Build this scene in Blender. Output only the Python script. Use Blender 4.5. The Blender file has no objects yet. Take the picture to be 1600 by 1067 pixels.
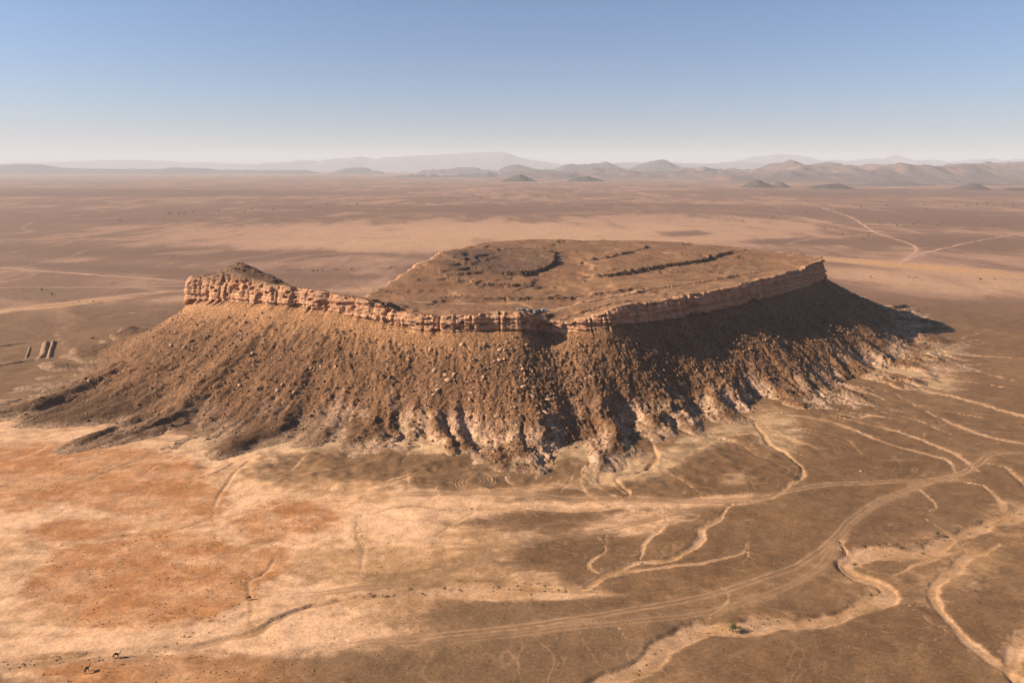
import bpy, bmesh, math, random
import numpy as np
from mathutils import Vector, Matrix

random.seed(7)
RNG = np.random.default_rng(11)
R = math.radians
SC = bpy.context.scene
COL = SC.collection

# ------------------------------------------------------------------ camera, sky, sun, exposure
CAM_H, PITCH, F_PX = 150.0, R(14.3), 1067.0
cam = bpy.data.cameras.new('camera')
cam.lens, cam.sensor_width = 24.0, 36.0
cam.clip_start, cam.clip_end = 1.0, 200000.0
cam_o = bpy.data.objects.new('camera', cam)
COL.objects.link(cam_o)
cam_o.location = (0, 0, CAM_H)
cam_o.rotation_euler = (R(90) - PITCH, 0, 0)
SC.camera = cam_o

SUN_EL, SUN_AZ = R(26.5), R(182.5)       # azimuth of the sun seen from the scene, counter-clockwise from +X
world = bpy.data.worlds.new('World')
SC.world = world
world.use_nodes = True
wn = world.node_tree
sky = wn.nodes.new('ShaderNodeTexSky')
sky.sky_type = 'NISHITA'
sky.sun_disc = False
sky.sun_elevation = SUN_EL
sky.sun_rotation = R(90) - SUN_AZ
sky.altitude = 900
sky.air_density = 1.0
sky.dust_density = 2.2
sky.ozone_density = 7.5
bg = wn.nodes['Background']
bg.inputs['Strength'].default_value = 0.0525
wn.links.new(sky.outputs[0], bg.inputs['Color'])

sun_l = bpy.data.lights.new('sun', 'SUN')
sun_l.energy, sun_l.angle, sun_l.color = 5.0, R(0.5), (1.0, 0.87, 0.70)
sun_o = bpy.data.objects.new('sun', sun_l)
COL.objects.link(sun_o)
sdir = Vector((math.cos(SUN_AZ) * math.cos(SUN_EL), math.sin(SUN_AZ) * math.cos(SUN_EL), math.sin(SUN_EL)))
sun_o.rotation_euler = sdir.to_track_quat('Z', 'Y').to_euler()
sun_o.location = (-400, 300, 600)

SC.render.engine = 'CYCLES'
SC.view_settings.view_transform = 'Standard'
SC.view_settings.look = 'None'
SC.view_settings.gamma = 1.0
SC.view_settings.exposure = 1.27
SC.cycles.max_bounces = 6
SC.cycles.volume_bounces = 2
SC.cycles.use_denoising = True
SC.cycles.denoiser = 'OPENIMAGEDENOISE'
SC.cycles.denoising_input_passes = 'RGB_ALBEDO_NORMAL'
SC.cycles.denoising_prefilter = 'NONE'

# ------------------------------------------------------------------ numpy helpers
def sstep(a, b, x):
    t = np.clip((x - a) / (b - a), 0, 1)
    return t * t * (3 - 2 * t)

def mix(a, b, t):
    return a + (b - a) * t

def hsh(ix, iy, seed=0):
    h = (ix.astype(np.int64) * 374761393 + iy.astype(np.int64) * 668265263 + seed * 1442695041) & 0x7fffffff
    h = ((h ^ (h >> 13)) * 1274126177) & 0x7fffffff
    h = ((h ^ (h >> 16)) * 2246822519) & 0x7fffffff
    return ((h ^ (h >> 11)) & 0xffffff) / float(0x1000000)

def noise(x, y, seed=0):
    """gradient noise, about -1..1"""
    x = np.asarray(x, float); y = np.asarray(y, float)
    ix, iy = np.floor(x), np.floor(y)
    fx, fy = x - ix, y - iy
    ux, uy = fx * fx * fx * (fx * (fx * 6 - 15) + 10), fy * fy * fy * (fy * (fy * 6 - 15) + 10)
    def g(dx, dy):
        a = hsh(ix + dx, iy + dy, seed) * (2 * math.pi)
        return np.cos(a) * (fx - dx) + np.sin(a) * (fy - dy)
    a, b, c, d = g(0, 0), g(1, 0), g(0, 1), g(1, 1)
    return 1.5 * mix(mix(a, b, ux), mix(c, d, ux), uy)

def fbm(x, y, oct=4, seed=0, gain=.5, lac=2.03):
    s = 0; amp = 1.0; tot = 0
    for k in range(oct):
        s = s + amp * noise(x, y, seed + k * 17)
        tot += amp
        x = x * lac + 13.7; y = y * lac - 7.3
        amp *= gain
    return s / tot

def ridged(x, y, oct=4, seed=0):
    s = 0; amp = 1.0; tot = 0
    for k in range(oct):
        s = s + amp * (1 - np.abs(noise(x, y, seed + k * 23)))
        tot += amp
        x = x * 2.07 + 3.1; y = y * 2.07 + 8.9
        amp *= .5
    return s / tot

CP, SP = math.cos(PITCH), math.sin(PITCH)
def ray(u, v):
    rx, ry = (u - 800.0) / F_PX, (533.5 - v) / F_PX
    return rx, CP + ry * SP, -SP + ry * CP
def on_ground(u, v, z=0.0):
    x, y, dz = ray(u, v)
    t = (z - CAM_H) / dz
    return x * t, y * t
def at_y(u, v, Y):
    x, y, dz = ray(u, v)
    t = Y / y
    return x * t, Y, CAM_H + dz * t
def to_px(x, y, z=0.0):
    """photo position of a world point: only used to lay out albedo masks traced from the photo"""
    dz = z - CAM_H
    dep = y * CP - dz * SP
    up = y * SP + dz * CP
    return 800 + F_PX * x / dep, 533.5 - F_PX * up / dep

def spline(pts, step, close=False):
    """Catmull-Rom through rows of any dimension, resampled to about `step` in the first two columns"""
    P = np.asarray(pts, float)
    n = len(P)
    out = []
    rng = range(n) if close else range(n - 1)
    for i in rng:
        if close:
            p0, p1, p2, p3 = P[(i - 1) % n], P[i], P[(i + 1) % n], P[(i + 2) % n]
        else:
            p1, p2 = P[i], P[i + 1]
            p0 = P[i - 1] if i > 0 else 2 * p1 - p2
            p3 = P[i + 2] if i + 2 < n else 2 * p2 - p1
        L = np.hypot(*(p2 - p1)[:2])
        s = step(p1) if callable(step) else step
        m = max(2, int(math.ceil(L / s)))
        t = (np.arange(m) / m)[:, None]
        # centripetal-ish: plain Catmull-Rom with reduced tension for stability
        a = .5
        m1, m2 = a * (p2 - p0), a * (p3 - p1)
        h00 = 2 * t**3 - 3 * t**2 + 1; h10 = t**3 - 2 * t**2 + t
        h01 = -2 * t**3 + 3 * t**2; h11 = t**3 - t**2
        out.append(h00 * p1 + h10 * m1 + h01 * p2 + h11 * m2)
    if not close:
        out.append(P[-1][None])
    return np.concatenate(out)

def poly_dist(x, y, P, want_s=False, reach=None):
    """distance of points to a polyline, sign of side, and arc position"""
    d2 = np.full(x.shape, 1e18); side = np.zeros(x.shape); s_at = np.zeros(x.shape)
    acc = 0.0
    for i in range(len(P) - 1):
        ax, ay = P[i][:2]; bx, by = P[i + 1][:2]
        dx, dy = bx - ax, by - ay
        L2 = dx * dx + dy * dy + 1e-12
        t = np.clip(((x - ax) * dx + (y - ay) * dy) / L2, 0, 1)
        qx, qy = x - ax - t * dx, y - ay - t * dy
        q = qx * qx + qy * qy
        m = q < d2
        d2 = np.where(m, q, d2)
        side = np.where(m, np.sign(dx * qy - dy * qx), side)
        if want_s:
            s_at = np.where(m, acc + t * math.sqrt(L2), s_at)
        acc += math.sqrt(L2)
    return np.sqrt(d2), side, s_at

def near(x, y, P, reach):
    P = np.asarray(P)
    return np.nonzero((x > P[:, 0].min() - reach) & (x < P[:, 0].max() + reach) &
                      (y > P[:, 1].min() - reach) & (y < P[:, 1].max() + reach))[0]

def grid_faces(nr, nc, closed=False):
    i = np.arange(nr - 1)[:, None] * nc
    if closed:
        j = np.arange(nc); jn = (j + 1) % nc
    else:
        j = np.arange(nc - 1); jn = j + 1
    return np.stack([i + j, i + jn, i + nc + jn, i + nc + j], -1).reshape(-1, 4)

def new_mesh(name, V, F, col=None, smooth=True, fmat=None):
    V = np.ascontiguousarray(V, np.float32); F = np.ascontiguousarray(F, np.int32)
    me = bpy.data.meshes.new(name)
    k = F.shape[1]
    me.vertices.add(len(V)); me.vertices.foreach_set('co', V.ravel())
    me.loops.add(F.size); me.loops.foreach_set('vertex_index', F.ravel())
    me.polygons.add(len(F)); me.polygons.foreach_set('loop_start', np.arange(0, F.size, k, dtype=np.int32))
    if smooth:
        me.polygons.foreach_set('use_smooth', np.ones(len(F), bool))
    if fmat is not None:
        me.polygons.foreach_set('material_index', np.ascontiguousarray(fmat, np.int32))
    if col is not None:
        a = me.color_attributes.new('Col', 'FLOAT_COLOR', 'POINT')
        c = np.ones((len(V), 4), np.float32); c[:, :3] = np.clip(col, 0.004, 1)
        a.data.foreach_set('color', c.ravel())
    me.update(calc_edges=True)
    me.validate()
    return me

def link(name, me, mat=None, parent=None, label=None, cat=None, group=None, kind=None):
    o = bpy.data.objects.new(name, me)
    COL.objects.link(o)
    if mat is not None and me is not None:
        if not me.materials:
            for m in (mat if isinstance(mat, (list, tuple)) else [mat]):
                me.materials.append(m)
    if parent is not None:
        o.parent = parent
    if label: o['label'] = label
    if cat: o['category'] = cat
    if group: o['group'] = group
    if kind: o['kind'] = kind
    return o

# ------------------------------------------------------------------ materials
def nmat(name):
    m = bpy.data.materials.new(name); m.use_nodes = True
    nt = m.node_tree
    b = nt.nodes['Principled BSDF']
    b.inputs['Roughness'].default_value = .92
    b.inputs['Specular IOR Level'].default_value = .12
    return m, nt, b

def terrain_mat(name, scales, contrast, bump, speck=0.0, zs=1.0):
    """albedo from the mesh's own colour layer, broken up by grain at several sizes; relief by bump"""
    m, nt, b = nmat(name)
    N, L = nt.nodes, nt.links
    at = N.new('ShaderNodeVertexColor'); at.layer_name = 'Col'
    tc0 = N.new('ShaderNodeTexCoord'); mp = N.new('ShaderNodeMapping'); mp.inputs['Scale'].default_value = (1, 1, zs)
    L.new(tc0.outputs['Object'], mp.inputs['Vector'])
    class tc: outputs = {'Object': mp.outputs[0]}
    cur = at.outputs['Color']
    hgt = None
    for sc, ct in zip(scales, contrast):
        nz = N.new('ShaderNodeTexNoise'); nz.inputs['Scale'].default_value = 1.0 / sc
        nz.inputs['Detail'].default_value = 5; nz.inputs['Roughness'].default_value = .62
        L.new(tc.outputs['Object'], nz.inputs['Vector'])
        mr = N.new('ShaderNodeMapRange')
        mr.inputs['From Min'].default_value = .28; mr.inputs['From Max'].default_value = .72
        mr.inputs['To Min'].default_value = 1 - ct; mr.inputs['To Max'].default_value = 1 + ct
        L.new(nz.outputs['Fac'], mr.inputs['Value'])
        mx = N.new('ShaderNodeVectorMath'); mx.operation = 'SCALE'
        L.new(cur, mx.inputs[0]); L.new(mr.outputs[0], mx.inputs['Scale'])
        cur = mx.outputs[0]
        hgt = nz if hgt is None else hgt
    if speck > 0:                                   # scattered dark pebbles and pale chips
        vo = N.new('ShaderNodeTexVoronoi'); vo.inputs['Scale'].default_value = 1 / .9
        L.new(tc.outputs['Object'], vo.inputs['Vector'])
        sx = N.new('ShaderNodeSeparateColor'); L.new(vo.outputs['Color'], sx.inputs[0])
        mr = N.new('ShaderNodeMapRange')
        mr.inputs['From Min'].default_value = 0; mr.inputs['From Max'].default_value = 1
        mr.inputs['To Min'].default_value = 1 - speck; mr.inputs['To Max'].default_value = 1 + speck
        L.new(sx.outputs[0], mr.inputs['Value'])
        mx = N.new('ShaderNodeVectorMath'); mx.operation = 'SCALE'
        L.new(cur, mx.inputs[0]); L.new(mr.outputs[0], mx.inputs['Scale'])
        cur = mx.outputs[0]
    L.new(cur, b.inputs['Base Color'])
    prev = None
    for sc, st in bump:
        nz = N.new('ShaderNodeTexNoise'); nz.inputs['Scale'].default_value = 1.0 / sc
        nz.inputs['Detail'].default_value = 6; nz.inputs['Roughness'].default_value = .65
        L.new(tc.outputs['Object'], nz.inputs['Vector'])
        bp = N.new('ShaderNodeBump'); bp.inputs['Strength'].default_value = 1.0
        bp.inputs['Distance'].default_value = st
        L.new(nz.outputs['Fac'], bp.inputs['Height'])
        if prev is not None:
            L.new(prev, bp.inputs['Normal'])
        prev = bp.outputs['Normal']
    if prev is not None:
        L.new(prev, b.inputs['Normal'])
    return m

def rock_mat(name, col, var=.3):
    m, nt, b = nmat(name)
    N, L = nt.nodes, nt.links
    tc = N.new('ShaderNodeTexCoord'); oi = N.new('ShaderNodeObjectInfo')
    nz = N.new('ShaderNodeTexNoise'); nz.inputs['Scale'].default_value = 1.6; nz.inputs['Detail'].default_value = 5
    L.new(tc.outputs['Object'], nz.inputs['Vector'])
    ad = N.new('ShaderNodeMath'); ad.operation = 'ADD'
    L.new(nz.outputs['Fac'], ad.inputs[0]); L.new(oi.outputs['Random'], ad.inputs[1])
    mr = N.new('ShaderNodeMapRange')
    mr.inputs['From Min'].default_value = .3; mr.inputs['From Max'].default_value = 1.7
    mr.inputs['To Min'].default_value = 1 - var; mr.inputs['To Max'].default_value = 1 + var
    L.new(ad.outputs[0], mr.inputs['Value'])
    mx = N.new('ShaderNodeVectorMath'); mx.operation = 'SCALE'
    mx.inputs[0].default_value = col
    L.new(mr.outputs[0], mx.inputs['Scale']); L.new(mx.outputs[0], b.inputs['Base Color'])
    bp = N.new('ShaderNodeBump'); bp.inputs['Distance'].default_value = .15
    L.new(nz.outputs['Fac'], bp.inputs['Height']); L.new(bp.outputs[0], b.inputs['Normal'])
    return m

def flat_mat(name, col, rough=.8, var=.15, scale=3.0, metallic=0.0, spec=.2):
    m, nt, b = nmat(name)
    N, L = nt.nodes, nt.links
    b.inputs['Roughness'].default_value = rough; b.inputs['Metallic'].default_value = metallic
    b.inputs['Specular IOR Level'].default_value = spec
    tc = N.new('ShaderNodeTexCoord')
    nz = N.new('ShaderNodeTexNoise'); nz.inputs['Scale'].default_value = scale; nz.inputs['Detail'].default_value = 3
    L.new(tc.outputs['Object'], nz.inputs['Vector'])
    mr = N.new('ShaderNodeMapRange')
    mr.inputs['From Min'].default_value = .3; mr.inputs['From Max'].default_value = .7
    mr.inputs['To Min'].default_value = 1 - var; mr.inputs['To Max'].default_value = 1 + var
    L.new(nz.outputs['Fac'], mr.inputs['Value'])
    mx = N.new('ShaderNodeVectorMath'); mx.operation = 'SCALE'; mx.inputs[0].default_value = col
    L.new(mr.outputs[0], mx.inputs['Scale']); L.new(mx.outputs[0], b.inputs['Base Color'])
    return m

HAZE_D = 4.4e-5
# real-world albedos
BROWN = np.array((.130, .068, .031))
BROWN2 = np.array((.160, .086, .040))
PALE = np.array((.560, .325, .180))
SAND = np.array((.335, .182, .084))
ORANGE = np.array((.325, .127, .040))
OLIVE = np.array((.166, .096, .049))
PINK = np.array((.320, .180, .112))
FARB = np.array((.150, .082, .052))
CLIFF  = np.array((.520, .295, .180))
DARKR  = np.array((.115, .066, .044))
CREAM = np.array((.400, .262, .142))


def ground_mat(name):
    """two albedos per vertex (gravel / fine sand) and a mask that fine noise breaks into ragged patches"""
    m, nt, b = nmat(name)
    N, L = nt.nodes, nt.links
    def math_(op, a, c, clamp=False):
        n = N.new('ShaderNodeMath'); n.operation = op; n.use_clamp = clamp
        for k, v in enumerate((a, c)):
            if isinstance(v, (int, float)): n.inputs[k].default_value = v
            else: L.new(v, n.inputs[k])
        return n.outputs[0]
    def noise_(sx, sy, detail=8, rough=.6, dist=0.0):
        mp = N.new('ShaderNodeMapping'); mp.inputs['Scale'].default_value = (1 / sx, 1 / sy, 1 / sx)
        mp.inputs['Rotation'].default_value = (0, 0, R(-7))
        L.new(tc.outputs['Object'], mp.inputs['Vector'])
        nz = N.new('ShaderNodeTexNoise'); nz.inputs['Scale'].default_value = 1
        nz.inputs['Detail'].default_value = detail; nz.inputs['Roughness'].default_value = rough
        nz.inputs['Distortion'].default_value = dist
        L.new(mp.outputs[0], nz.inputs['Vector'])
        return nz.outputs['Fac']
    def rng(v, a, c, d, e):
        n = N.new('ShaderNodeMapRange'); n.interpolation_type = 'SMOOTHSTEP'
        for k, q in zip(('From Min', 'From Max', 'To Min', 'To Max'), (a, c, d, e)): n.inputs[k].default_value = q
        L.new(v, n.inputs['Value']); return n.outputs[0]
    def lerp(a, c, f):
        n = N.new('ShaderNodeMix'); n.data_type = 'RGBA'
        L.new(a, n.inputs['A']); L.new(c, n.inputs['B']); L.new(f, n.inputs['Factor'])
        return n.outputs['Result']
    def scale(c, f):
        n = N.new('ShaderNodeVectorMath'); n.operation = 'SCALE'
        L.new(c, n.inputs[0]); L.new(f, n.inputs['Scale']); return n.outputs[0]
    tc = N.new('ShaderNodeTexCoord')
    c1 = N.new('ShaderNodeAttribute'); c1.attribute_name = 'Col'
    c2 = N.new('ShaderNodeAttribute'); c2.attribute_name = 'Col2'
    far = c2.outputs['Alpha']; msk = c1.outputs['Alpha']
    near_n = math_('ADD', math_('MULTIPLY', noise_(34, 13, 9, .62, .6), .62), math_('MULTIPLY', noise_(5.5, 3.6, 8, .7, .3), .38))
    far_n = math_('ADD', math_('MULTIPLY', noise_(420, 620, 10, .62, .5), .5), math_('MULTIPLY', noise_(80, 260, 8, .65, .5), .5))
    far_n = math_('ADD', math_('MULTIPLY', math_('SUBTRACT', far_n, .5), 1.7), .5)
    nn = N.new('ShaderNodeMix'); nn.data_type = 'FLOAT'
    L.new(far, nn.inputs['Factor']); L.new(near_n, nn.inputs['A']); L.new(far_n, nn.inputs['B'])
    tot = math_('ADD', msk, math_('MULTIPLY', math_('SUBTRACT', nn.outputs['Result'], .5), 2.1))
    f = rng(tot, .26, .74, 0, 1)
    f = math_('ADD', math_('MULTIPLY', f, .72), math_('MULTIPLY', msk, .28), True)
    col = lerp(c1.outputs['Color'], c2.outputs['Color'], f)
    # hairline rills: contour lines of a warped noise
    rl = math_('ABSOLUTE', math_('SUBTRACT', noise_(60, 38, 3, .5, 1.6), .5), 0)
    rl2 = math_('ABSOLUTE', math_('SUBTRACT', noise_(19, 12, 3, .5, 1.2), .5), 0)
    rill = math_('MAXIMUM', rng(rl, 0, .009, .16, 0), rng(rl2, 0, .010, .05, 0))
    rill = math_('MULTIPLY', rill, math_('SUBTRACT', 1.0, far))
    frl = math_('ABSOLUTE', math_('SUBTRACT', noise_(900, 640, 3, .5, 1.3), .5), 0)
    rill = math_('ADD', rill, math_('MULTIPLY', rng(frl, 0, .016, .5, 0), far), True)
    col = lerp(col, c2.outputs['Color'], rill)
    col = scale(col, rng(noise_(9, 6, 6), .28, .72, .86, 1.14))
    col = scale(col, rng(noise_(1.1, .9, 5, .7), .28, .72, .84, 1.16))
    vo = N.new('ShaderNodeTexVoronoi'); vo.inputs['Scale'].default_value = 1 / .8
    L.new(tc.outputs['Object'], vo.inputs['Vector'])
    sx = N.new('ShaderNodeSeparateColor'); L.new(vo.outputs['Color'], sx.inputs[0])
    col = scale(col, rng(sx.outputs[0], 0, 1, .90, 1.10))
    L.new(col, b.inputs['Base Color'])
    prev = None
    for h, st in ((noise_(5, 3.4, 6, .65), .35), (noise_(.7, .7, 5, .7), .07)):
        bp = N.new('ShaderNodeBump'); bp.inputs['Distance'].default_value = st
        L.new(h, bp.inputs['Height'])
        if prev is not None: L.new(prev, bp.inputs['Normal'])
        prev = bp.outputs['Normal']
    L.new(prev, b.inputs['Normal'])
    return m
M_GROUND = ground_mat('desert_floor')
M_TALUS  = terrain_mat('rubble_slope', (6.0, 1.1), (.14, .22), ((2.6, .9), (.7, .40)), speck=.38)
M_CLIFF  = terrain_mat('cliff_rock', (7.0, 1.8), (.16, .22), ((2.6, .55), (.8, .22)), speck=.06, zs=3.6)
M_TOP    = terrain_mat('summit_gravel', (8.0, 1.4), (.10, .16), ((2.5, .30), (.8, .12)), speck=.18)
M_FAR    = terrain_mat('far_rock', (900.0, 160.0), (.10, .14), ((400.0, 60.0), (120.0, 20.0)))
M_HILL   = terrain_mat('hill_rock', (220.0, 40.0), (.12, .15), ((60.0, 8.0),))

# ------------------------------------------------------------------ ground features traced from the photo
def px_line(pts, step=2.5, wig=.0, seed=0):
    P = np.array([on_ground(u, v) for u, v in pts])
    L = np.hypot(*np.diff(P, axis=0).T)
    P = spline(P, max(step, L.sum() / 400))
    if wig > 0:
        T = np.gradient(P, axis=0); T /= np.maximum(np.hypot(T[:, 0], T[:, 1])[:, None], 1e-6)
        s = np.concatenate([[0], np.cumsum(np.hypot(*np.diff(P, axis=0).T))])
        w = wig * (fbm(s / (wig * 7), s * 0 + seed, 3, seed))
        P = P + np.stack([-T[:, 1], T[:, 0]], -1) * w[:, None]
    return P

# channels: points, half width (m), depth (m), bank sharpness 0..1, paleness, wiggle
CH = [
 ([(1640, 778), (1560, 812), (1500, 838), (1440, 862), (1390, 864), (1345, 868), (1322, 884), (1340, 902), (1378, 916), (1382, 938), (1310, 960), (1230, 974), (1150, 983), (1092, 984), (1040, 1008), (995, 1038), (940, 1072), (900, 1110)], 4.2, 1.1, .85, .48, 2.5),
 ([(1312, 846), (1322, 868), (1326, 880)], 1.3, 1.5, 1, .8, .6),
 ([(1390, 852), (1350, 858), (1328, 872), (1320, 886), (1336, 898)], 1.4, 1.6, 1, .5, .8),
 ([(1140, 788), (1122, 812), (1096, 826), (1092, 842), (1078, 858), (1040, 874), (1000, 877), (960, 890), (925, 913), (880, 922), (780, 917), (700, 924), (600, 930), (480, 946), (400, 984), (300, 1008), (150, 1024), (0, 1046), (-60, 1052)], 1.9, .8, .6, .75, 1.6),
 ([(1030, 796), (1042, 814), (1008, 846), (1000, 876)], 1.0, .5, .5, .75, 1.0),
 ([(935, 838), (946, 856), (918, 882), (936, 896), (958, 890)], 1.1, .5, .5, .75, 1.2),
 ([(1012, 680), (1026, 712), (1002, 738), (962, 748), (984, 768), (975, 778)], 1.3, .9, .7, .7, 1.0),
 ([(1172, 650), (1200, 690), (1240, 718), (1256, 742), (1232, 760), (1214, 774), (1180, 782), (1140, 788)], 1.4, .9, .7, .7, 1.4),
 ([(1206, 645), (1300, 662), (1400, 698), (1478, 718), (1492, 742)], 1.3, .5, .3, .75, 1.2),
 ([(1296, 650), (1400, 674), (1480, 704), (1505, 718), (1530, 738)], 1.3, .5, .3, .75, 1.2),
 ([(1356, 590), (1420, 606), (1500, 622), (1600, 652), (1680, 678)], 2.0, .5, .2, .75, 1.4),
 ([(1440, 640), (1520, 676), (1600, 694), (1680, 706)], 1.2, .4, .2, .6, 1.2),
 ([(1536, 722), (1572, 732), (1604, 758), (1640, 770)], 1.6, 1.2, .8, .6, 1.2),
 ([(1430, 756), (1462, 790), (1452, 800)], .8, .3, .2, .5, .8),
 ([(1488, 748), (1545, 764), (1570, 800), (1540, 820)], 1.2, .3, .2, .6, 1.0),
 ([(1560, 850), (1500, 880), (1468, 910), (1456, 934), (1480, 966), (1530, 1018), (1590, 1062), (1640, 1100)], 2.8, .8, .5, .65, 1.6),
 ([(1640, 960), (1596, 1000), (1580, 1040), (1590, 1080)], 3.0, .9, .5, .8, 2.0),
 ([(1395, 900), (1440, 880), (1500, 862)], 1.2, .4, .3, .5, 1.0),
 ([(1170, 845), (1160, 862), (1120, 874), (1050, 884), (985, 892), (930, 905)], .9, .35, .3, .7, 1.4),
 ([(1172, 848), (1168, 866), (1178, 872)], .7, .3, .3, .6, .6),
 ([(1600, 560), (1500, 552), (1420, 540)], 1.6, .2, 0, .55, 1.5),
 ([(1600, 598), (1480, 566), (1400, 545)], 1.5, .2, 0, .55, 1.5),
 ([(330, 812), (338, 782), (352, 758), (370, 736), (400, 712)], .9, .7, .9, .4, 1.0),
 ([(20, 866), (120, 846), (250, 834), (330, 812), (400, 798), (520, 770), (600, 756), (700, 738), (745, 734)], .9, .6, .7, .4, 1.8),
 ([(0, 770), (60, 752), (150, 742), (260, 716), (360, 690)], .8, .5, .8, .3, 1.6),
 ([(0, 686), (80, 684), (150, 686), (220, 694)], .7, .4, .6, .3, 1.2),
 ([(400, 985), (388, 915), (410, 895), (430, 868)], .7, .5, .8, .3, 1.4),
 ([(560, 806), (555, 830), (568, 860), (562, 900)], 1.0, .35, .4, .7, 1.6),
 ([(560, 806), (640, 792), (700, 796), (820, 793), (930, 796), (962, 788)], 1.1, .6, .6, .55, 1.4),
 ([(680, 836), (720, 812), (740, 800)], 1.0, .5, .5, .6, 1.0),
 ([(435, 745), (460, 728), (480, 712)], .8, .6, .8, .5, 1.0),
 ([(570, 765), (620, 748), (690, 735)], .9, .6, .8, .5, 1.0),
 ([(0, 645), (50, 640), (110, 602), (140, 570), (150, 556)], 1.2, .9, .8, .3, 1.6),
 ([(0, 615), (50, 606), (100, 598), (200, 570)], 1.6, .3, .2, .9, 1.6),
 ([(120, 560), (200, 526), (280, 505)], 2.2, .2, 0, .75, 2.0),
 ([(330, 655), (380, 640), (420, 620)], 1.2, .5, .5, .5, 1.4),
]
CHAN = []
for k, (pts, hw, dep, sharp, pale, wig) in enumerate(CH):
    CHAN.append((px_line(pts, 1.6, wig * 1.3, 31 + k), hw * .85, dep, sharp, pale))

MESA_C = (25.0, 560.0)
_r = random.Random(5)
def wander(x, y, ang, length, turn):
    P = [(x, y)]; a = ang
    for _ in range(int(length / 3)):
        a += _r.gauss(0, turn); a += (ang - a) * .15
        x += 3 * math.cos(a); y += 3 * math.sin(a); P.append((x, y))
    return np.array(P)
def off_mesa(x, y): return math.atan2(y - MESA_C[1], x - MESA_C[0])
foot = [(60, 655), (170, 680), (290, 694), (430, 700), (560, 700), (670, 712), (735, 720), (810, 730), (880, 730), (950, 716), (1030, 700), (1090, 680), (1180, 664), (1296, 646), (1396, 606), (1480, 566), (1500, 530)]
for k in range(70):
    i = _r.randrange(len(foot) - 1); f_ = _r.random()
    u = foot[i][0] * (1 - f_) + foot[i + 1][0] * f_; v = foot[i][1] * (1 - f_) + foot[i + 1][1] * f_
    if 670 < u < 830: continue
    x, y = on_ground(u, v)
    CHAN.append((wander(x, y, off_mesa(x, y) + _r.gauss(0, .3), _r.uniform(14, 80), .30), _r.uniform(.35, .8), _r.uniform(.2, .6), .6, _r.uniform(.2, .5)))
for c_i in [0, 3, 4, 5, 6, 7, 8, 9, 15, 18, 28] * 5:
    P = CHAN[c_i][0]; q_ = P[_r.randrange(len(P))]
    CHAN.append((wander(q_[0], q_[1], off_mesa(*q_) + math.pi + _r.choice((-1, 1)) * _r.uniform(.3, 1.2), _r.uniform(8, 34), .35), _r.uniform(.35, .65), _r.uniform(.15, .45), .6, _r.uniform(.2, .5)))
# vehicle tracks: points, half width m, strength
TR = [
 ([(1680, 704), (1600, 708), (1552, 711), (1530, 724), (1500, 740), (1450, 750), (1400, 752), (1300, 757), (1240, 768), (1180, 781), (1100, 783), (1000, 779), (900, 778), (760, 771), (610, 776)], 2.2, .95),
 ([(1500, 741), (1420, 764), (1370, 785), (1330, 814), (1300, 846), (1268, 870), (1220, 894), (1100, 930), (1000, 950), (900, 968), (760, 985), (600, 1000), (520, 1010)], 1.9, .9),
 ([(1440, 757), (1380, 784), (1340, 812), (1312, 842), (1286, 880), (1250, 906), (1180, 936), (1100, 957), (1000, 971), (850, 986), (640, 1010)], 1.7, .75),
 ([(1320, 838), (1296, 876), (1262, 902), (1200, 930), (1120, 956)], 1.3, .55),
 ([(1140, 786), (1050, 801), (950, 825), (850, 842), (740, 882), (620, 912), (440, 930)], 1.8, .7),
 ([(1180, 781), (1100, 796), (1000, 812), (880, 816), (700, 830)], 1.2, .35),
 ([(1160, 650), (1180, 690), (1205, 740)], .9, .35),
 ([(0, 930), (30, 900), (48, 880)], 1.6, .6),
 ([(0, 1046), (120, 1034), (220, 1030), (262, 1040), (290, 1064)], 1.2, .5),
 ([(430, 1012), (470, 1050), (500, 1075)], 1.3, .4),
 ([(1432, 985), (1446, 995), (1440, 1012), (1424, 1034)], .5, .5),
 ([(1424, 990), (1436, 1004), (1428, 1024)], .4, .4),
 ([(1456, 1000), (1450, 1030), (1428, 1067)], .5, .35),
 ([(1340, 960), (1250, 985), (1180, 1010), (1060, 1060)], .7, .35),
 ([(1390, 905), (1440, 925), (1456, 934)], 1.2, .4),
 # far side
 ([(-80, 413), (0, 419), (150, 430), (300, 440)], 2.6, .75),
 ([(-80, 452), (0, 450), (150, 449), (300, 447)], 2.0, .6),
 ([(-60, 492), (0, 483), (100, 474), (200, 463), (300, 452)], 2.4, .75),
 ([(0, 505), (60, 520), (100, 503), (160, 495), (230, 486)], 1.2, .35),
 ([(92, 574), (100, 545), (88, 520), (100, 510), (140, 500), (200, 490)], 1.6, .45),
 ([(1285, 325), (1330, 340), (1370, 364), (1420, 380), (1431, 392), (1404, 412)], 4.5, .65),
 ([(1404, 412), (1440, 395), (1480, 386), (1530, 376)], 4.0, .6),
 ([(1310, 352), (1290, 343), (1240, 340)], 4.0, .4),
]
TRK = [(px_line(p, 2.5, .35, 77 + i), hw, st) for i, (p, hw, st) in enumerate(TR)]

# bigger pale or dark patches of ground, in photo coordinates: u, v, ru, rv, tilt
def blob(U, V, u, v, ru, rv, tilt=0.0, soft=.5):
    du, dv = U - u, V - v
    c, s = math.cos(tilt), math.sin(tilt)
    a, b = (du * c + dv * s) / ru, (-du * s + dv * c) / rv
    r = np.sqrt(a * a + b * b)
    return 1 - sstep(1 - soft, 1 + soft, r)

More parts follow.
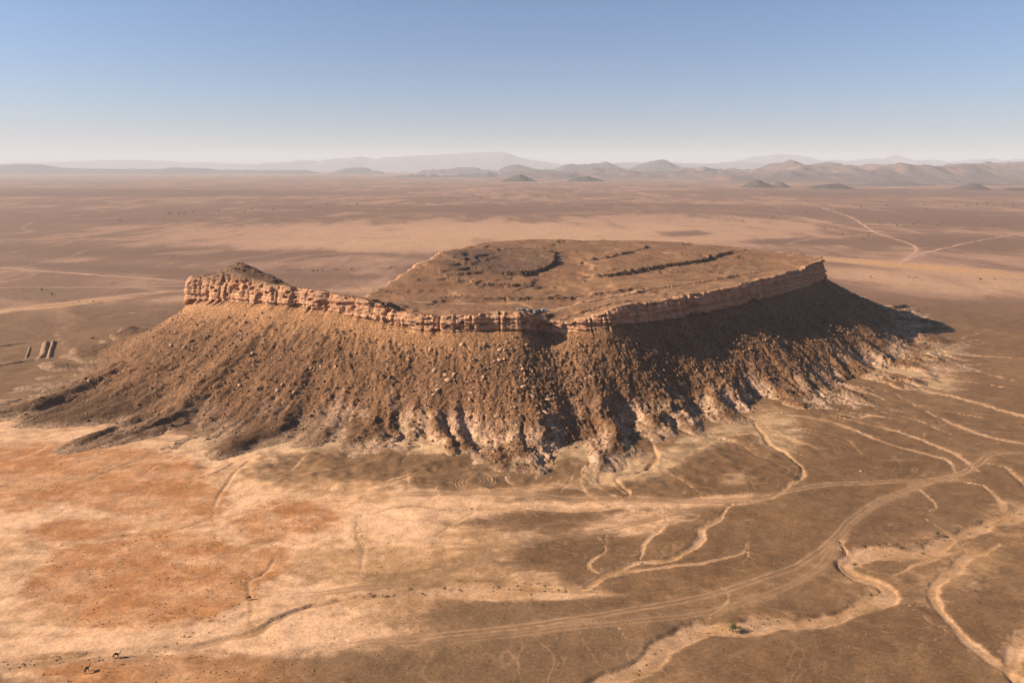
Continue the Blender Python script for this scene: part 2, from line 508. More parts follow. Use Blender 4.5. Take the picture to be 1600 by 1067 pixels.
def chan_w(s, hw, P):
    L_ = np.hypot(*np.diff(P, axis=0).T).sum()
    tp = .25 + .75 * np.minimum(sstep(0, 28, s), sstep(0, 18, L_ - s))
    return hw * tp * (1 + .5 * noise(s / 19, s * 0 + 3.3, 8) + .3 * noise(s / 6, s * 0 + 1.3, 18) * (hw < 2))
def ground_z(x, y, far=None):
    x = np.asarray(x, float); y = np.asarray(y, float)
    shp = x.shape
    x = x.ravel(); y = y.ravel()
    r = np.hypot(x, y)
    nr = 1 - sstep(900, 1500, r)
    z = 1.3 * fbm(x / 95, y / 95, 3, 5) + (.75 * fbm(x / 36, y / 24, 3, 7) + .42 * fbm(x / 13, y / 9, 3, 9)) * nr
    z = z + 14 * fbm(x / 2400, y / 2400, 3, 12) * sstep(1800, 6000, r) + 3.0 * fbm(x / 500, y / 500, 3, 15) * sstep(900, 2500, r)
    fine = np.nonzero(r < 900)[0]
    if len(fine):
        xs, ys = x[fine], y[fine]
        # low gravel hummocks on the pediment around the foot of the mesa
        fu, fv = to_px(xs, np.maximum(ys, 60.0))
        pd_ = np.maximum(np.maximum(blob(fu, fv, 640, 728, 330, 42, 0, .5), blob(fu, fv, 1080, 726, 190, 52, -.1, .5)), blob(fu, fv, 1350, 640, 170, 50, .1, .6) * .6)
        z[fine] += pd_ * (2.1 * (ridged(xs / 34, ys / 21, 3, 505) - .58) * 1.6 + .5 * fbm(xs / 7, ys / 5, 2, 506))
        wob = fbm(xs / 3.1, ys / 3.1, 2, 44)
        zc = np.zeros(len(fine))
        for P, hw, dep, sharp, pale in CHAN:
            ii = near(xs, ys, P, hw * 3)
            if not len(ii): continue
            d, _, s = poly_dist(xs[ii], ys[ii], P, True)
            w = chan_w(s, hw, P)
            d = d + wob[ii] * np.minimum(.15 * w, .16)
            inner = mix(.1, .86, sharp)
            prof = 1 - sstep(inner, 1.1, d / w)
            dv = dep * .9 * np.clip(.8 + .5 * noise(s / 31, s * 0 + 5.1, 28), .45, 1.2)
            zc[ii] = np.minimum(zc[ii], -dv * prof)
        z[fine] += zc
    for P, hw, st in TRK:
        ii = near(x, y, P, hw * 2)
        if not len(ii): continue
        d, _, _ = poly_dist(x[ii], y[ii], P)
        z[ii] -= .10 * st * (1 - sstep(.7, 1.3, d / hw)) * (1 - .6 * np.exp(-(d / (hw * .35)) ** 2))
    return z.reshape(shp)

def ground_col(x, y):
    """gravel albedo, sand albedo, sand mask, far mask"""
    U, V = to_px(x, y)
    r = np.hypot(x, y)
    one = np.ones((len(x), 1))
    n1 = fbm(x / 60, y / 42, 4, 101)
    n2 = fbm(x / 22, y / 14, 4, 202)
    n3 = fbm(x / 6.5, y / 4.2, 4, 303)
    def most(lst):
        q = np.zeros(len(x))
        for a in lst: q = np.maximum(q, blob(U, V, *a[:6]) * (a[6] if len(a) > 6 else 1))
        return q
    dark = mix(BROWN * one, BROWN2, sstep(-.2, .5, n1 + .5 * n2)[:, None])
    dark = mix(dark, OLIVE, (.35 * sstep(.05, .6, n2 + .4 * n3))[:, None])
    light = mix(PALE * one, SAND, sstep(-.3, .45, n1 + .6 * n3)[:, None])
    m = .14 + .10 * n1
    # pale outwash, left and middle
    m += .82 * most([(150, 860, 330, 200, 0, .35), (430, 815, 230, 80, .05, .45), (320, 990, 320, 55, -.05, .5), (60, 680, 150, 36, -.05, .4), (250, 705, 180, 22, .1, .5, .8)])
    m += .42 * most([(650, 835, 210, 60, 0, .5), (760, 905, 130, 26, 0, .5), (600, 780, 170, 26, 0, .6), (560, 930, 200, 30, 0, .6)])
    # eroded pale aprons at the foot of the slope
    ap = most([(690, 690, 100, 20, 0, .6), (830, 716, 100, 18, -.2, .6), (1010, 728, 80, 20, -.2, .6), (1100, 690, 110, 18, -.35, .6), (460, 694, 170, 14, 0, .6),
               (1420, 582, 80, 20, .25, .5), (1220, 680, 50, 36, .5, .5), (1150, 748, 30, 10, 0, .6), (570, 662, 50, 16, 0, .6), (920, 706, 50, 18, 0, .6)])
    m += .55 * ap
    light = mix(light, CREAM, (.7 * ap)[:, None])
    m += .6 * most([(1130, 782, 60, 8, -.05, .6), (985, 818, 85, 20, -.15, .6), (960, 788, 200, 6, 0, .7), (800, 928, 150, 10, 0, .6), (830, 762, 120, 10, -.1, .7, .7), (700, 792, 100, 16, 0, .7)])
    # keep the gravel fans and dark tongues dark
    m -= .34 * most([(600, 738, 170, 14, -.03, .5), (740, 752, 110, 11, 0, .5), (800, 812, 130, 12, 0, .5), (900, 860, 90, 28, -.1, .5), (1250, 720, 180, 50, 0, .6),
                     (1200, 830, 160, 55, -.2, .5), (560, 960, 190, 20, -.02, .5, .8), (1330, 1010, 230, 60, 0, .6), (700, 1030, 280, 40, 0, .6, .6), (330, 650, 260, 30, 0, .5), (460, 745, 60, 12, 0, .5)])
    # orange flats
    og = most([(225, 905, 190, 80, -.06, .22), (40, 722, 110, 32, -.1, .4), (200, 725, 130, 26, .1, .4), (190, 765, 170, 38, .1, .35), (280, 775, 80, 40, .1, .4),
               (450, 812, 90, 34, -.1, .45), (120, 828, 90, 18, -.1, .5), (20, 775, 70, 30, 0, .5), (260, 1045, 240, 26, 0, .5), (420, 880, 40, 24, -.4, .5)])
    og = .86 * sstep(.02, 1.0, og * 1.05 + (.55 * n2 + .40 * n3 + .25 * n1) * sstep(.02, .3, og))
    dark = mix(dark, mix(ORANGE * one, ORANGE * .78, sstep(0, .5, n2)[:, None]), og[:, None])
    light = mix(light, (PALE * .5 + ORANGE * .5), (og * .7)[:, None])
    m = mix(m, .36 + .5 * n1 + .3 * n2, og)
    wb = most([(700, 1020, 420, 70, -.03, .5)]) * .5
    dark = mix(dark, OLIVE, wb[:, None])
    lr = most([(1480, 870, 170, 50, -.35, .5), (1040, 1045, 130, 50, -.4, .5), (1620, 1000, 60, 110, 0, .6), (1420, 920, 100, 60, -.3, .6, .7)])
    m += .24 * lr
    light = mix(light, SAND * .9, (lr * .85)[:, None])
    # beyond the mesa
    fb = sstep(560, 900, y)
    fd = FARB * one
    fl = mix(PINK * .88 * one, PINK, sstep(-.3, .3, n1)[:, None])
    pk = most([(800, 366, 420, 20, 0, .7), (600, 380, 240, 12, 0, .7), (1500, 440, 260, 18, .07, .6, .8), (380, 462, 300, 5, -.05, .6, .5), (1250, 350, 220, 12, 0, .8, .6)])
    fm = .42 + .45 * pk
    fl = mix(fl, PALE * .80, (.45 * pk)[:, None])
    dk = most([(1065, 366, 40, 5, 0, .8, .9), (120, 520, 190, 26, -.1, .6), (200, 395, 260, 8, .03, .7, .5), (1470, 345, 240, 14, .03, .7, .5), (1480, 380, 130, 14, .03, .7, .5), (300, 340, 380, 12, 0, .8, .3), (420, 432, 160, 5, 0, .6, .5), (1520, 520, 200, 40, .1, .6)])
    dk = np.maximum(dk, most([(150, 302, 330, 5, 0, .7, .8), (700, 328, 260, 5, .01, .7, .7), (1380, 302, 260, 5, 0, .7, .8), (480, 398, 120, 4, 0, .6, .7), (950, 322, 200, 4, 0, .7, .6), (180, 420, 150, 5, .05, .6, .7), (1250, 378, 90, 5, 0, .6, .7)]))
    fm -= .85 * dk
    fm += .35 * most([(30, 551, 62, 15, -.05, .4)])
    orr = most([(1440, 417, 190, 4, .085, .6), (60, 480, 170, 4, -.12, .6)])
    fm += .8 * orr
    fl = mix(fl, SAND * 1.1, orr[:, None])
    dark = mix(dark, fd, fb[:, None]); light = mix(light, fl, fb[:, None]); m = mix(m, fm, fb)
    # channels and tracks
    fine = np.nonzero(r < 900)[0]
    xs, ys = x[fine], y[fine]
    wob = fbm(xs / 3.1, ys / 3.1, 2, 44)
    cm = np.zeros(len(fine))
    for P, hw, dep, sharp, pl in CHAN:
        ii = near(xs, ys, P, hw * 5)
        if not len(ii): continue
        d, _, s = poly_dist(xs[ii], ys[ii], P, True)
        w = chan_w(s, hw, P)
        d = d + wob[ii] * .45 * w
        q = (1 - sstep(.5, 1.35, d / w)) * pl * 1.0 + .22 * pl * (1 - sstep(1.0, 5, d / w))
        cm[ii] = np.maximum(cm[ii], q)
    m[fine] = np.maximum(m[fine], np.clip(m[fine], 0, .4) + cm)
    light[fine] = mix(light[fine], mix(PALE * .72, SAND * .9, sstep(-.4, .3, n2[fine])[:, None]), np.clip(cm * 1.2, 0, 1)[:, None])
    for P, hw, st in TRK:
        ii = near(x, y, P, hw * 4)
        if not len(ii): continue
        d, _, s = poly_dist(x[ii], y[ii], P, True)
        rut = .45 + .75 * (np.exp(-((d / hw - .62) / .25) ** 2))
        q = st * (1 - sstep(.75, 1.3, d / hw)) * rut * np.where(y[ii] < 480, .40, 1)
        q = np.maximum(q, .20 * st * (1 - sstep(1.0, 3.2, d / hw)))
        tcl = mix(PALE * .62, PINK, sstep(500, 900, y[ii])[:, None])
        light[ii] = mix(light[ii], tcl, np.clip(q * 1.3, 0, 1)[:, None])
        m[ii] = m[ii] + q * .8 * (1 - np.clip(m[ii], 0, 1) * .4)
    return dark, light, np.clip(m, -.3, 1.3), fb

def spaced(start, stop, fn):
    out = [start]
    while out[-1] < stop:
        out.append(out[-1] + fn(out[-1]))
    return np.array(out)

hx = spaced(0, 62000, lambda a: .80 if a < 195 else (.80 + (a - 195) * .015 if a < 600 else .042 * a))
gx = np.concatenate([-hx[:0:-1], hx])
gy = np.concatenate([[-6000, -2500, -900, -300, -60, 60, 110, 135], spaced(148, 62000, lambda a: .65 if a < 235 else (.65 + (a - 235) * .0065 if a < 700 else 3.8 * (a / 700) ** 1.45))])
GX, GY = np.meshgrid(gx, gy)
fx, fy = GX.ravel(), GY.ravel()
gzv = ground_z(fx, fy)
g_dark, g_light, g_m, g_far = ground_col(fx, np.maximum(fy, 120.0))
me = new_mesh('ground', np.stack([fx, fy, gzv], -1), grid_faces(len(gy), len(gx)), g_dark)
for nm, c3, al in (('Col', g_dark, g_m), ('Col2', g_light, g_far)):
    at_ = me.color_attributes.get(nm) or me.color_attributes.new(nm, 'FLOAT_COLOR', 'POINT')
    at_.data.foreach_set('color', np.ascontiguousarray(np.c_[np.clip(c3, .004, 1), al], np.float32).ravel())
ground = link('ground', me, M_GROUND, kind='structure', label='brown gravel plain with pale dry channels and orange sandy flats')
print('ground', len(gx), len(gy), len(gx) * len(gy))

# ------------------------------------------------------------------ the mesa
# rim columns: rim-top pixel, cliff-base v, forward distance, toe pixel on the plain
RC = [
 (290, 437, 468, 520, 135, 531), (306, 439, 469, 515, 112, 580), (334, 441, 470, 508, -25, 640), (400, 444, 474, 490, 70, 672), (470, 451, 480, 476, 240, 690),
 (540, 463, 491, 462, 430, 690), (600, 478, 505, 450, 560, 690), (655, 489, 516, 441, 670, 702), (700, 493, 518, 437, 735, 712),
 (760, 489, 517, 438, 810, 722), (825, 487, 516, 441, 880, 724), (846, 494, 521, 452, 915, 716), (872, 503, 522, 446, 950, 708),
 (935, 491, 512, 446, 1030, 690), (965, 479, 508, 452, 1090, 668), (1050, 467, 498, 480, 1180, 655), (1130, 451, 482, 512, 1296, 640),
 (1200, 433, 466, 555, 1396, 602), (1262, 416, 447, 600, 1480, 560), (1291, 402, 436, 632, 1438, 495),
]
rows = []
for (u, v, vb, Y, ut, vt) in RC:
    x, y, z = at_y(u, v, Y); zb = at_y(u, vb, Y - 2)[2]
    tx, ty = on_ground(ut, vt)
    rows.append((x, y, z, zb, tx, ty))
NF = len(rows)
rows += [  # the side turned away from the camera
 (292, 700, 66, 48, 410, 770), (225, 775, 66, 48, 300, 890), (100, 800, 69, 50, 120, 930), (-20, 770, 70, 52, -60, 900),
 (-62, 705, 69, 52, -170, 800), (-84, 632, 65.5, 47, -210, 690), (-108, 560, 55.5, 43, -220, 640), (-132, 530, 47, 39, -235, 640),
 (-175, 525, 56, 42, -260, 640), (-225, 560, 62, 46, -340, 700), (-258, 548, 66, 47, -405, 655),
]
def rim_step(p):
    return .72 if p[1] < 640 and (p[0] > -90 or p[1] < 523) else 3.0
RIM = spline(rows, rim_step, close=True)
NC = len(RIM)
rx, ry = RIM[:, 0], RIM[:, 1]
T = np.stack([np.roll(rx, -3) - np.roll(rx, 3), np.roll(ry, -3) - np.roll(ry, 3)], -1)
T /= np.hypot(T[:, 0], T[:, 1])[:, None]
NRM = np.stack([T[:, 1], -T[:, 0]], -1)              # outward: the rim runs counter-clockwise
for _ in range(6):
    NRM = (np.roll(NRM, 1, 0) + NRM + np.roll(NRM, -1, 0)); NRM /= np.hypot(NRM[:, 0], NRM[:, 1])[:, None]
seg = np.hypot(np.roll(rx, -1) - rx, np.roll(ry, -1) - ry)
ARC = np.concatenate([[0], np.cumsum(seg)[:-1]])

# summit surface: thin-plate spline through traced points (u, v, forward distance)
SP_ = [(375, 412, 520), (352, 418, 517), (400, 418, 517), (325, 428, 522), (430, 434, 504), (455, 446, 494), (500, 453, 486), (560, 463, 474),
       (610, 474, 466), (625, 485, 462), (600, 467, 530), (640, 468, 515), (700, 471, 508), (800, 471, 503), (880, 466, 515), (760, 476, 485), (830, 477, 482),
       (850, 488, 463), (750, 485, 452), (700, 484, 456), (590, 452, 545), (620, 432, 580), (640, 440, 560), (700, 441, 560), (800, 446, 556), (880, 446, 560),
       (660, 408, 625), (700, 411, 612), (780, 429, 590), (862, 417, 612), (690, 393, 672), (740, 390, 690), (790, 388, 700), (850, 388, 705),
       (780, 405, 650), (880, 398, 680), (885, 412, 630), (950, 385, 735), (1010, 383, 745), (1120, 388, 735), (1200, 395, 712), (1270, 400, 670),
       (950, 432, 572), (1000, 450, 520), (1050, 440, 548), (1100, 430, 572), (1200, 416, 622), (1150, 402, 670), (940, 476, 470), (900, 482, 468), (1000, 466, 485), (960, 410, 640), (1080, 408, 650)]
C_ = [at_y(*p) for p in SP_]
C_ += [(a[0], a[1], a[2]) for a in rows]
C_ = np.array(C_)
C_ = np.concatenate([C_, [(-150, 505, 54), (-118, 506, 50), (-205, 545, 60)]])
def tps_k(r2): return np.where(r2 > 1e-9, .5 * r2 * np.log(np.maximum(r2, 1e-9)), 0)
sc_ = 100.0
q = C_[:, :2] / sc_
K = tps_k(((q[:, None] - q[None]) ** 2).sum(-1)) + np.eye(len(q)) * .004
A = np.block([[K, np.c_[np.ones(len(q)), q]], [np.c_[np.ones(len(q)), q].T, np.zeros((3, 3))]])
Wt = np.linalg.solve(A, np.r_[C_[:, 2], 0, 0, 0])
# rock ledges on the summit: traced lines, step height, run-out behind the step
def top_line(pts, step=3.0):
    return spline(np.array([at_y(*p)[:2] for p in pts]), step)
LEDGE = [
 (top_line([(312, 432, 524), (330, 429, 512), (360, 430, 508), (395, 431, 506), (425, 438, 500), (452, 446, 494)]), 2.0, 10),
 (top_line([(350, 416, 524), (362, 414, 517), (380, 414, 515), (398, 417, 517)]), 1.6, 6),
 (top_line([(690, 396, 668), (700, 405, 632), (730, 420, 605), (780, 430, 588), (830, 427, 592), (862, 415, 615), (868, 400, 660), (860, 391, 700)]), 3.6, 70),
 (top_line([(660, 410, 622), (690, 432, 580), (720, 442, 560), (790, 447, 553), (850, 446, 556)]), 2.4, 50),
 (top_line([(585, 448, 548), (610, 455, 540)]), 1.0, 10),
 (top_line([(690, 460, 522), (760, 466, 512), (800, 466, 511), (870, 466, 512), (950, 461, 512), (1020, 452, 518)]), 2.2, 40),
 (top_line([(900, 432, 575), (960, 430, 574), (1040, 416, 615), (1100, 405, 650), (1150, 394, 706)]), 3.0, 130),
 (top_line([(905, 412, 635), (960, 402, 665), (1020, 386, 730)]), 1.8, 30),
 (top_line([(872, 498, 452), (940, 482, 462), (1000, 468, 482)]), 1.2, 8),
 (top_line([(900, 474, 482), (1000, 456, 508), (1100, 438, 545), (1200, 422, 592)]), .8, 10),
]
def summit_z(x, y, detail=True):
    shp = np.shape(x)
    x = np.asarray(x, float).ravel(); y = np.asarray(y, float).ravel()
    qx, qy = x / sc_, y / sc_
    z = Wt[-3] + Wt[-2] * qx + Wt[-1] * qy
    for i in range(len(q)):
        z = z + Wt[i] * tps_k((qx - q[i, 0]) ** 2 + (qy - q[i, 1]) ** 2)
    if detail:
        wob = 2.5 * fbm(x / 9, y / 9, 3, 61)
        for P, h, run in LEDGE:
            ii = near(x, y, P, run)
            d, sd, s = poly_dist(x[ii], y[ii], P, True)
            sgn = d * sd + wob[ii]
            tot = np.hypot(*np.diff(P, axis=0).T).sum()
            endf = np.minimum(sstep(0, 12, s), sstep(0, 12, tot - s))
            hh = h * (.85 + .6 * noise(s / 7, s * 0, 62) * np.exp(-np.abs(sgn) / 3)) * endf
            z[ii] += hh * (sstep(-.6, .8, sgn) * (1 - sstep(.1 * run, run, sgn)) - .35 * (1 - sstep(-.25 * run, -.6, -np.abs(sgn))) * 0)
        for (u_, v_, Y_, ax, ay, dp) in ((780, 404, 655, 60, 38, 3.0), (618, 481, 466, 17, 7, 9.0), (553, 459, 482, 15, 7, 8.0), (585, 466, 500, 9, 7, 4.0)):
            cx, cy, _ = at_y(u_, v_, Y_)
            e_ = np.hypot((x - cx) / ax, (y - cy) / ay) + .35 * noise(x / 4, y / 4, 66)
            z = z - dp * (1 - sstep(.55 if ax < 40 else .1, 1.0, e_ if ax < 40 else np.hypot((x - cx) / ax, (y - cy) / ay)))
        hT = 2.6
        zq = (z + 1.6 * fbm(x / 38, y / 38, 3, 67) + .5 * fbm(x / 7, y / 7, 2, 68)) / hT
        fq = zq - np.floor(zq)
        z = z + .75 * hT * (sstep(.74, .92, fq) - fq) * (.45 + .55 * sstep(-.2, .3, fbm(x / 26, y / 26, 2, 69)))
        z = z + .55 * fbm(x / 14, y / 14, 4, 63) + .22 * noise(x / 2.7, y / 2.7, 64)
    return z.reshape(shp)
RZT = summit_z(rx, ry)
RZB = np.minimum(RIM[:, 3], RZT - 5)

mesa = link('mesa', None, kind='structure', label='flat-topped rocky mesa with a cliff band above brown rubble slopes')

# ---- cliff displacement
def cliff_disp(s, z, q):
    """outward push along the cliff: buttresses, joints, beds and blocks (s along the rim, z height, q 0 top .. 1 base)"""
    s2 = s + .8 * noise(s / 6, z / 9, 70)
    d = 2.6 * fbm(s / 40, z * 0 + .5, 3, 71) + 2.2 * (ridged(s2 / 30, z / 60, 2, 72) - .6)
    # joint-bounded faces of very different widths
    s3 = s + 7.0 * noise(s / 29, z * 0 + 2, 170) + 2.0 * noise(s / 7, z / 30, 171)
    for cw, a_, jd, thr, sd in ((13.0, 2.2, 2.4, .35, 5), (4.9, .9, 1.2, .68, 15)):
        cid = np.floor(s3 / cw); frac = s3 / cw - cid
        edge = np.minimum(frac, 1 - frac) * cw
        d = d + a_ * (hsh(cid, cid * 0 + 3, sd) - .5)
        jn = np.where(frac < .5, hsh(cid, cid * 0 + 7, sd + 1), hsh(cid + 1, cid * 0 + 7, sd + 1))
        d = d - np.clip(1 - edge / .75, 0, 1) * jd * (jn > thr)
    # beds: each bed has its own overhang
    zz = z + .7 * noise(s / 26, z * 0, 74) + 1.1 * noise(z / 3.7, s / 90, 174)
    bw = 1.75
    bid = np.floor(zz / bw); bf = zz / bw - bid
    d += 1.9 * (hsh(bid, np.floor(s / 60 + .3 * noise(s / 20, z * 0, 177)), 7) - .5)
    d -= np.clip(1 - np.minimum(bf, 1 - bf) / .14, 0, 1) * .8 * (hsh(bid, np.floor(s / 9), 17) > .3)
    # single blocks fallen out or standing proud
    b2 = np.floor(s2 / 3.3 + hsh(bid, bid * 0 + 1, 8) * 3)
    hb = hsh(b2, bid, 9)
    d += .8 * (hb - .5) - 2.0 * (hb < .10)
    d += .45 * fbm(s / 1.9, z / 1.5, 3, 75)
    d += 3.2 * (q - .45) - 2.0 * (1 - sstep(0, .22, q)) * (hsh(np.floor(s3 / 8.5), s * 0, 19) > .45)                            # slight batter
    # alcoves
    al = sstep(.22, .55, noise(s / 17, z / 14, 76))
    d -= 2.2 * al * sstep(0, .25, q)
    return d

# notch beside the pass: deep shade
def near_u(u, v, Y, w):
    x, y, _ = at_y(u, v, Y)
    return np.exp(-((rx - x) ** 2 + (ry - y) ** 2) / (w * w))
notch = near_u(850, 505, 449, 7)

NQ, NCAP = 36, 4
rowsV = []
jag = -1.3 * hsh(np.floor(ARC / 4.1), ARC * 0, 21) * (.5 + hsh(np.floor(ARC / 17), ARC * 0, 22)) - .5 * hsh(np.floor(ARC / 1.9), ARC * 0, 23)
top_d = cliff_disp(ARC, RZT, np.zeros(NC)) * .8
for inset, lift, jw in ((8.5, -1.1, 0), (6.0, -.1, .0), (3.2, .18, .25), (1.2, .22, .7)):
    X = rx + NRM[:, 0] * (top_d * np.exp(-inset / 4) - inset); Yy = ry + NRM[:, 1] * (top_d * np.exp(-inset / 4) - inset)
    Z = summit_z(X, Yy) + lift + jag * jw
    rowsV.append(np.stack([X, Yy, Z], -1))
for k in range(NQ + 1):
    qv = k / NQ
    z = mix(RZT + jag, RZB, qv)
    d = cliff_disp(ARC, z, np.full(NC, qv))
    d = d * (.8 + .2 * sstep(0, .15, qv)) - notch * 4.5 * sstep(.1, .5, qv)
    z = z + .25 * noise(ARC / 2.2, z / 2.2, 77)
    rowsV.append(np.stack([rx + NRM[:, 0] * d, ry + NRM[:, 1] * d, z], -1))
base_d = d
cliffV = np.concatenate(rowsV)
nrow = len(rowsV)
S2 = np.tile(ARC, nrow); Zv = cliffV[:, 2]
cc = np.tile(CLIFF, (len(cliffV), 1))
bandn = hsh(np.floor((Zv + .7 * noise(S2 / 26, Zv * 0, 74)) / 1.15), Zv * 0, 31)
cc = cc * (.70 + .52 * bandn)[:, None]
cc = mix(cc, np.array((.40, .20, .115)), (.45 * sstep(.0, .5, fbm(S2 / 14, Zv / 10, 3, 81)))[:, None])
cc = mix(cc, np.array((.56, .37, .25)), (.5 * sstep(.1, .5, fbm(S2 / 9, Zv / 4, 3, 82)))[:, None])
streak = sstep(.15, .6, fbm(S2 / 2.2, Zv / 22, 3, 83))
cc = mix(cc, DARKR * 1.6, (.45 * streak)[:, None])
capm = np.concatenate([np.ones(NC * NCAP), np.zeros(NC * (nrow - NCAP))])
cc = mix(cc, np.array((.34, .20, .115)), (capm * .8)[:, None])
uc_, vc_ = to_px(cliffV[:, 0], cliffV[:, 1], cliffV[:, 2])
kn = blob(uc_, vc_, 378, 424, 85, 18, 0, .4) * np.maximum(capm, (cliffV[:, 2] > np.tile(RZT, nrow) - 2.0) * .6)
cc = mix(cc, np.array((.15, .092, .066)), (kn * .85)[:, None])
cf = grid_faces(nrow, NC, True)
# darker varnished cap of the tilted right-hand cliff
cc = cc * np.array((.86, .785, .715))
link('cliff', new_mesh('cliff', cliffV, cf[:, ::-1], cc, smooth=False), M_CLIFF, parent=mesa)

# ---- talus
toe = RIM[:, 4:6].copy()
toe = RIM[:, :2] + 1.12 * (toe - RIM[:, :2])
for _ in range(400):
    toe = (np.roll(toe, 1, 0) + toe + np.roll(toe, -1, 0)) / 3
_ta = np.concatenate([[0], np.cumsum(np.hypot(*np.diff(toe, axis=0).T))])
toe = RIM[:, :2] + (toe - RIM[:, :2]) * (1 + .14 * noise(_ta / 41, _ta * 0 + 1.5, 601) + .05 * noise(_ta / 17, _ta * 0 + 2.5, 602))[:, None]
NT = 150
tt = np.concatenate([np.linspace(0, 1.12, NT), np.linspace(1.13, 1.45, 26)])
def smooth_ring(a, n):
    for _ in range(n):
        a = (np.roll(a, 1, 0) + a + np.roll(a, -1, 0)) / 3
    return a
bd_s = smooth_ring(base_d, 60)
bx, by = rx + NRM[:, 0] * bd_s, ry + NRM[:, 1] * bd_s
bz = smooth_ring(rowsV[-1][:, 2], 40)
bz0 = rowsV[-1][:, 2]
bxs, bys = smooth_ring(bx, 500), smooth_ring(by, 500)
bxs += NRM[:, 0] * .0; bz = smooth_ring(bz, 200)
ex = base_d - bd_s                       # how far each bit of the cliff foot stands proud of the smoothed foot
run = np.hypot(toe[:, 0] - bx, toe[:, 1] - by)
tarc = _ta
frontness = sstep(0, 30, 640 - by)
def talus_xy(j, t):
    k = sstep(0, .16, t)
    return mix(mix(bx[j], bxs[j], k), toe[j, 0], t), mix(mix(by[j], bys[j], k), toe[j, 1], t)
def talus_pt(j, t):
    """position on the slope of column index j (float array ok) at t"""
    j0 = np.floor(j).astype(int) % NC
    X, Y = talus_xy(j0, t)
    return X, Y, talus_h(j0, t, X, Y)
leftw = 1 - sstep(520, 640, to_px(bx, by, bz)[0])
leftw = np.where(by < 640, leftw, 0) * (bx < 60)
def gul(j, t, X, Y):
    a = tarc[j] + 16 * fbm(X / 48, Y / 48, 3, 90)
    b = tarc[j] * .6 + ARC[j] * .4 + 7 * fbm(X / 22, Y / 22, 3, 92)
    lf = leftw[j]
    g1 = np.abs(noise(a / 52, t * 1.4, 91)) * (1 - lf) + lf * np.abs(noise(a / 46 + 3.7, t * .9, 391))
    g2 = np.abs(noise(b / 15, t * 1.7, 93) + .30 * noise(b / 7, t * 3.5, 193))
    g3 = np.abs(noise(b / 6.5 + .5 * noise(X / 9, Y / 9, 94), t * 7, 95))
    return g1, g2, g3
def talus_h(j, t, X, Y):
    zb = bz[j]
    prof = .84 * np.clip(1 - t / .70, 0, 1) ** 1.15 + .16 * np.clip(1 - t, 0, 1) ** 1.3
    base = np.where(t <= 1, zb * prof, 0) - 1.2 * sstep(.9, 1.3, t) * 3
    g1, g2, g3 = gul(j, t, X, Y)
    m1 = sstep(-.5, .3, noise(tarc[j] / 120, t * .5, 190)); m2 = sstep(-.2, .5, noise(tarc[j] / 60, t * 1.5, 191))
    lf = leftw[j]
    w1 = sstep(.3, .7, t) * (1 - .9 * mix(sstep(.70, 1.2, t), sstep(.82, 1.15, t), lf)) * (1 + .35 * lf)
    bad = sstep(.34, .62, t) * (1 - .9 * sstep(.74, 1.15, t))
    h = base + mix(.30 - g1, g1 - .25, lf) * mix(12.0, 11.0, lf) * w1 * (.45 + .55 * m1) + (g2 - .22) * (.7 * sstep(.1, .4, t) + 5.6 * bad) * (1 - .35 * lf) * (.5 + .5 * m2)
    h = h + (g3 - .22) * (.55 * sstep(.02, .2, t) + 1.5 * bad * m2)
    rg = sstep(.03, .15, t) * (1 - .8 * sstep(.75 - .25 * lf, 1 - .2 * lf, t))
    rz_ = fbm(X / 14, Y / 14, 2, 197)
    h = h + rg * (1.3 * fbm(X / 6.0, Y / 6.0, 3, 96) + (1.1 + 1.1 * np.clip(rz_, -.6, 1)) * fbm(X / 2.1, Y / 2.1, 2, 97))
    be = fbm(X / 40, Y / 40, 2, 98) + h / 8.0
    h = h + 1.1 * sstep(.62, .8, be - np.floor(be)) * sstep(.5, .7, t) * (1 - sstep(.85, 1.0, t)) * m1
    return h
JJ, TT = np.meshgrid(np.arange(NC), tt)
JJ = JJ.ravel(); TT = TT.ravel()
fade = np.clip(1 - TT / .05, 0, 1)
TX, TY = talus_xy(JJ, TT)
TX = TX + NRM[JJ, 0] * ex[JJ] * fade; TY = TY + NRM[JJ, 1] * ex[JJ] * fade
TZ = talus_h(JJ, TT, TX, TY)
TZ = np.where(TT == 0, bz0[JJ] - .3, TZ)
nA = fbm(TX / 24, TY / 24, 4, 111); nB = fbm(TX / 7, TY / 7, 4, 112); nC = fbm(tarc[JJ] / 7, TT * 2.2, 3, 113); nD = fbm(TX / 2.2, TY / 2.2, 3, 114)
fr = JJ / NC
U_, V_ = to_px(TX, TY, TZ)
tcol = np.tile(np.array((.225, .118, .060)), (len(TX), 1))
tcol = mix(tcol, np.array((.300, .162, .084)), sstep(-.2, .5, nA + .5 * nB)[:, None])
tcol = mix(tcol, np.array((.140, .080, .048)), (.75 * sstep(.05, .5, nB + .5 * nD))[:, None])
# sand-coloured strip under the cliff, streaming down between the rubble
strip = (1 - sstep(.03, .16 + .10 * 1, TT + .10 * nC + .05 * nB)) * (1 - sstep(560, 900, U_) * .55) * (1 - sstep(930, 1000, U_) * .7)
tcol = mix(tcol, np.array((.45, .242, .122)), (strip * .95)[:, None])
chute = sstep(.12, .5, nC) * (1 - sstep(.35, .75, TT)) * sstep(560, 620, U_) * (1 - sstep(760, 800, U_))
tcol = mix(tcol, np.array((.45, .255, .130)), (chute * .7)[:, None])
dchute = sstep(.10, .42, fbm(mix(ARC[JJ], tarc[JJ], .5) / 13 + .3 * nA, TT * 1.3, 3, 117)) * sstep(.05, .2, TT) * (1 - sstep(.6, .8, TT)) * sstep(560, 720, U_)
tcol = mix(tcol, np.array((.115, .066, .042)), (dchute * .55)[:, None])
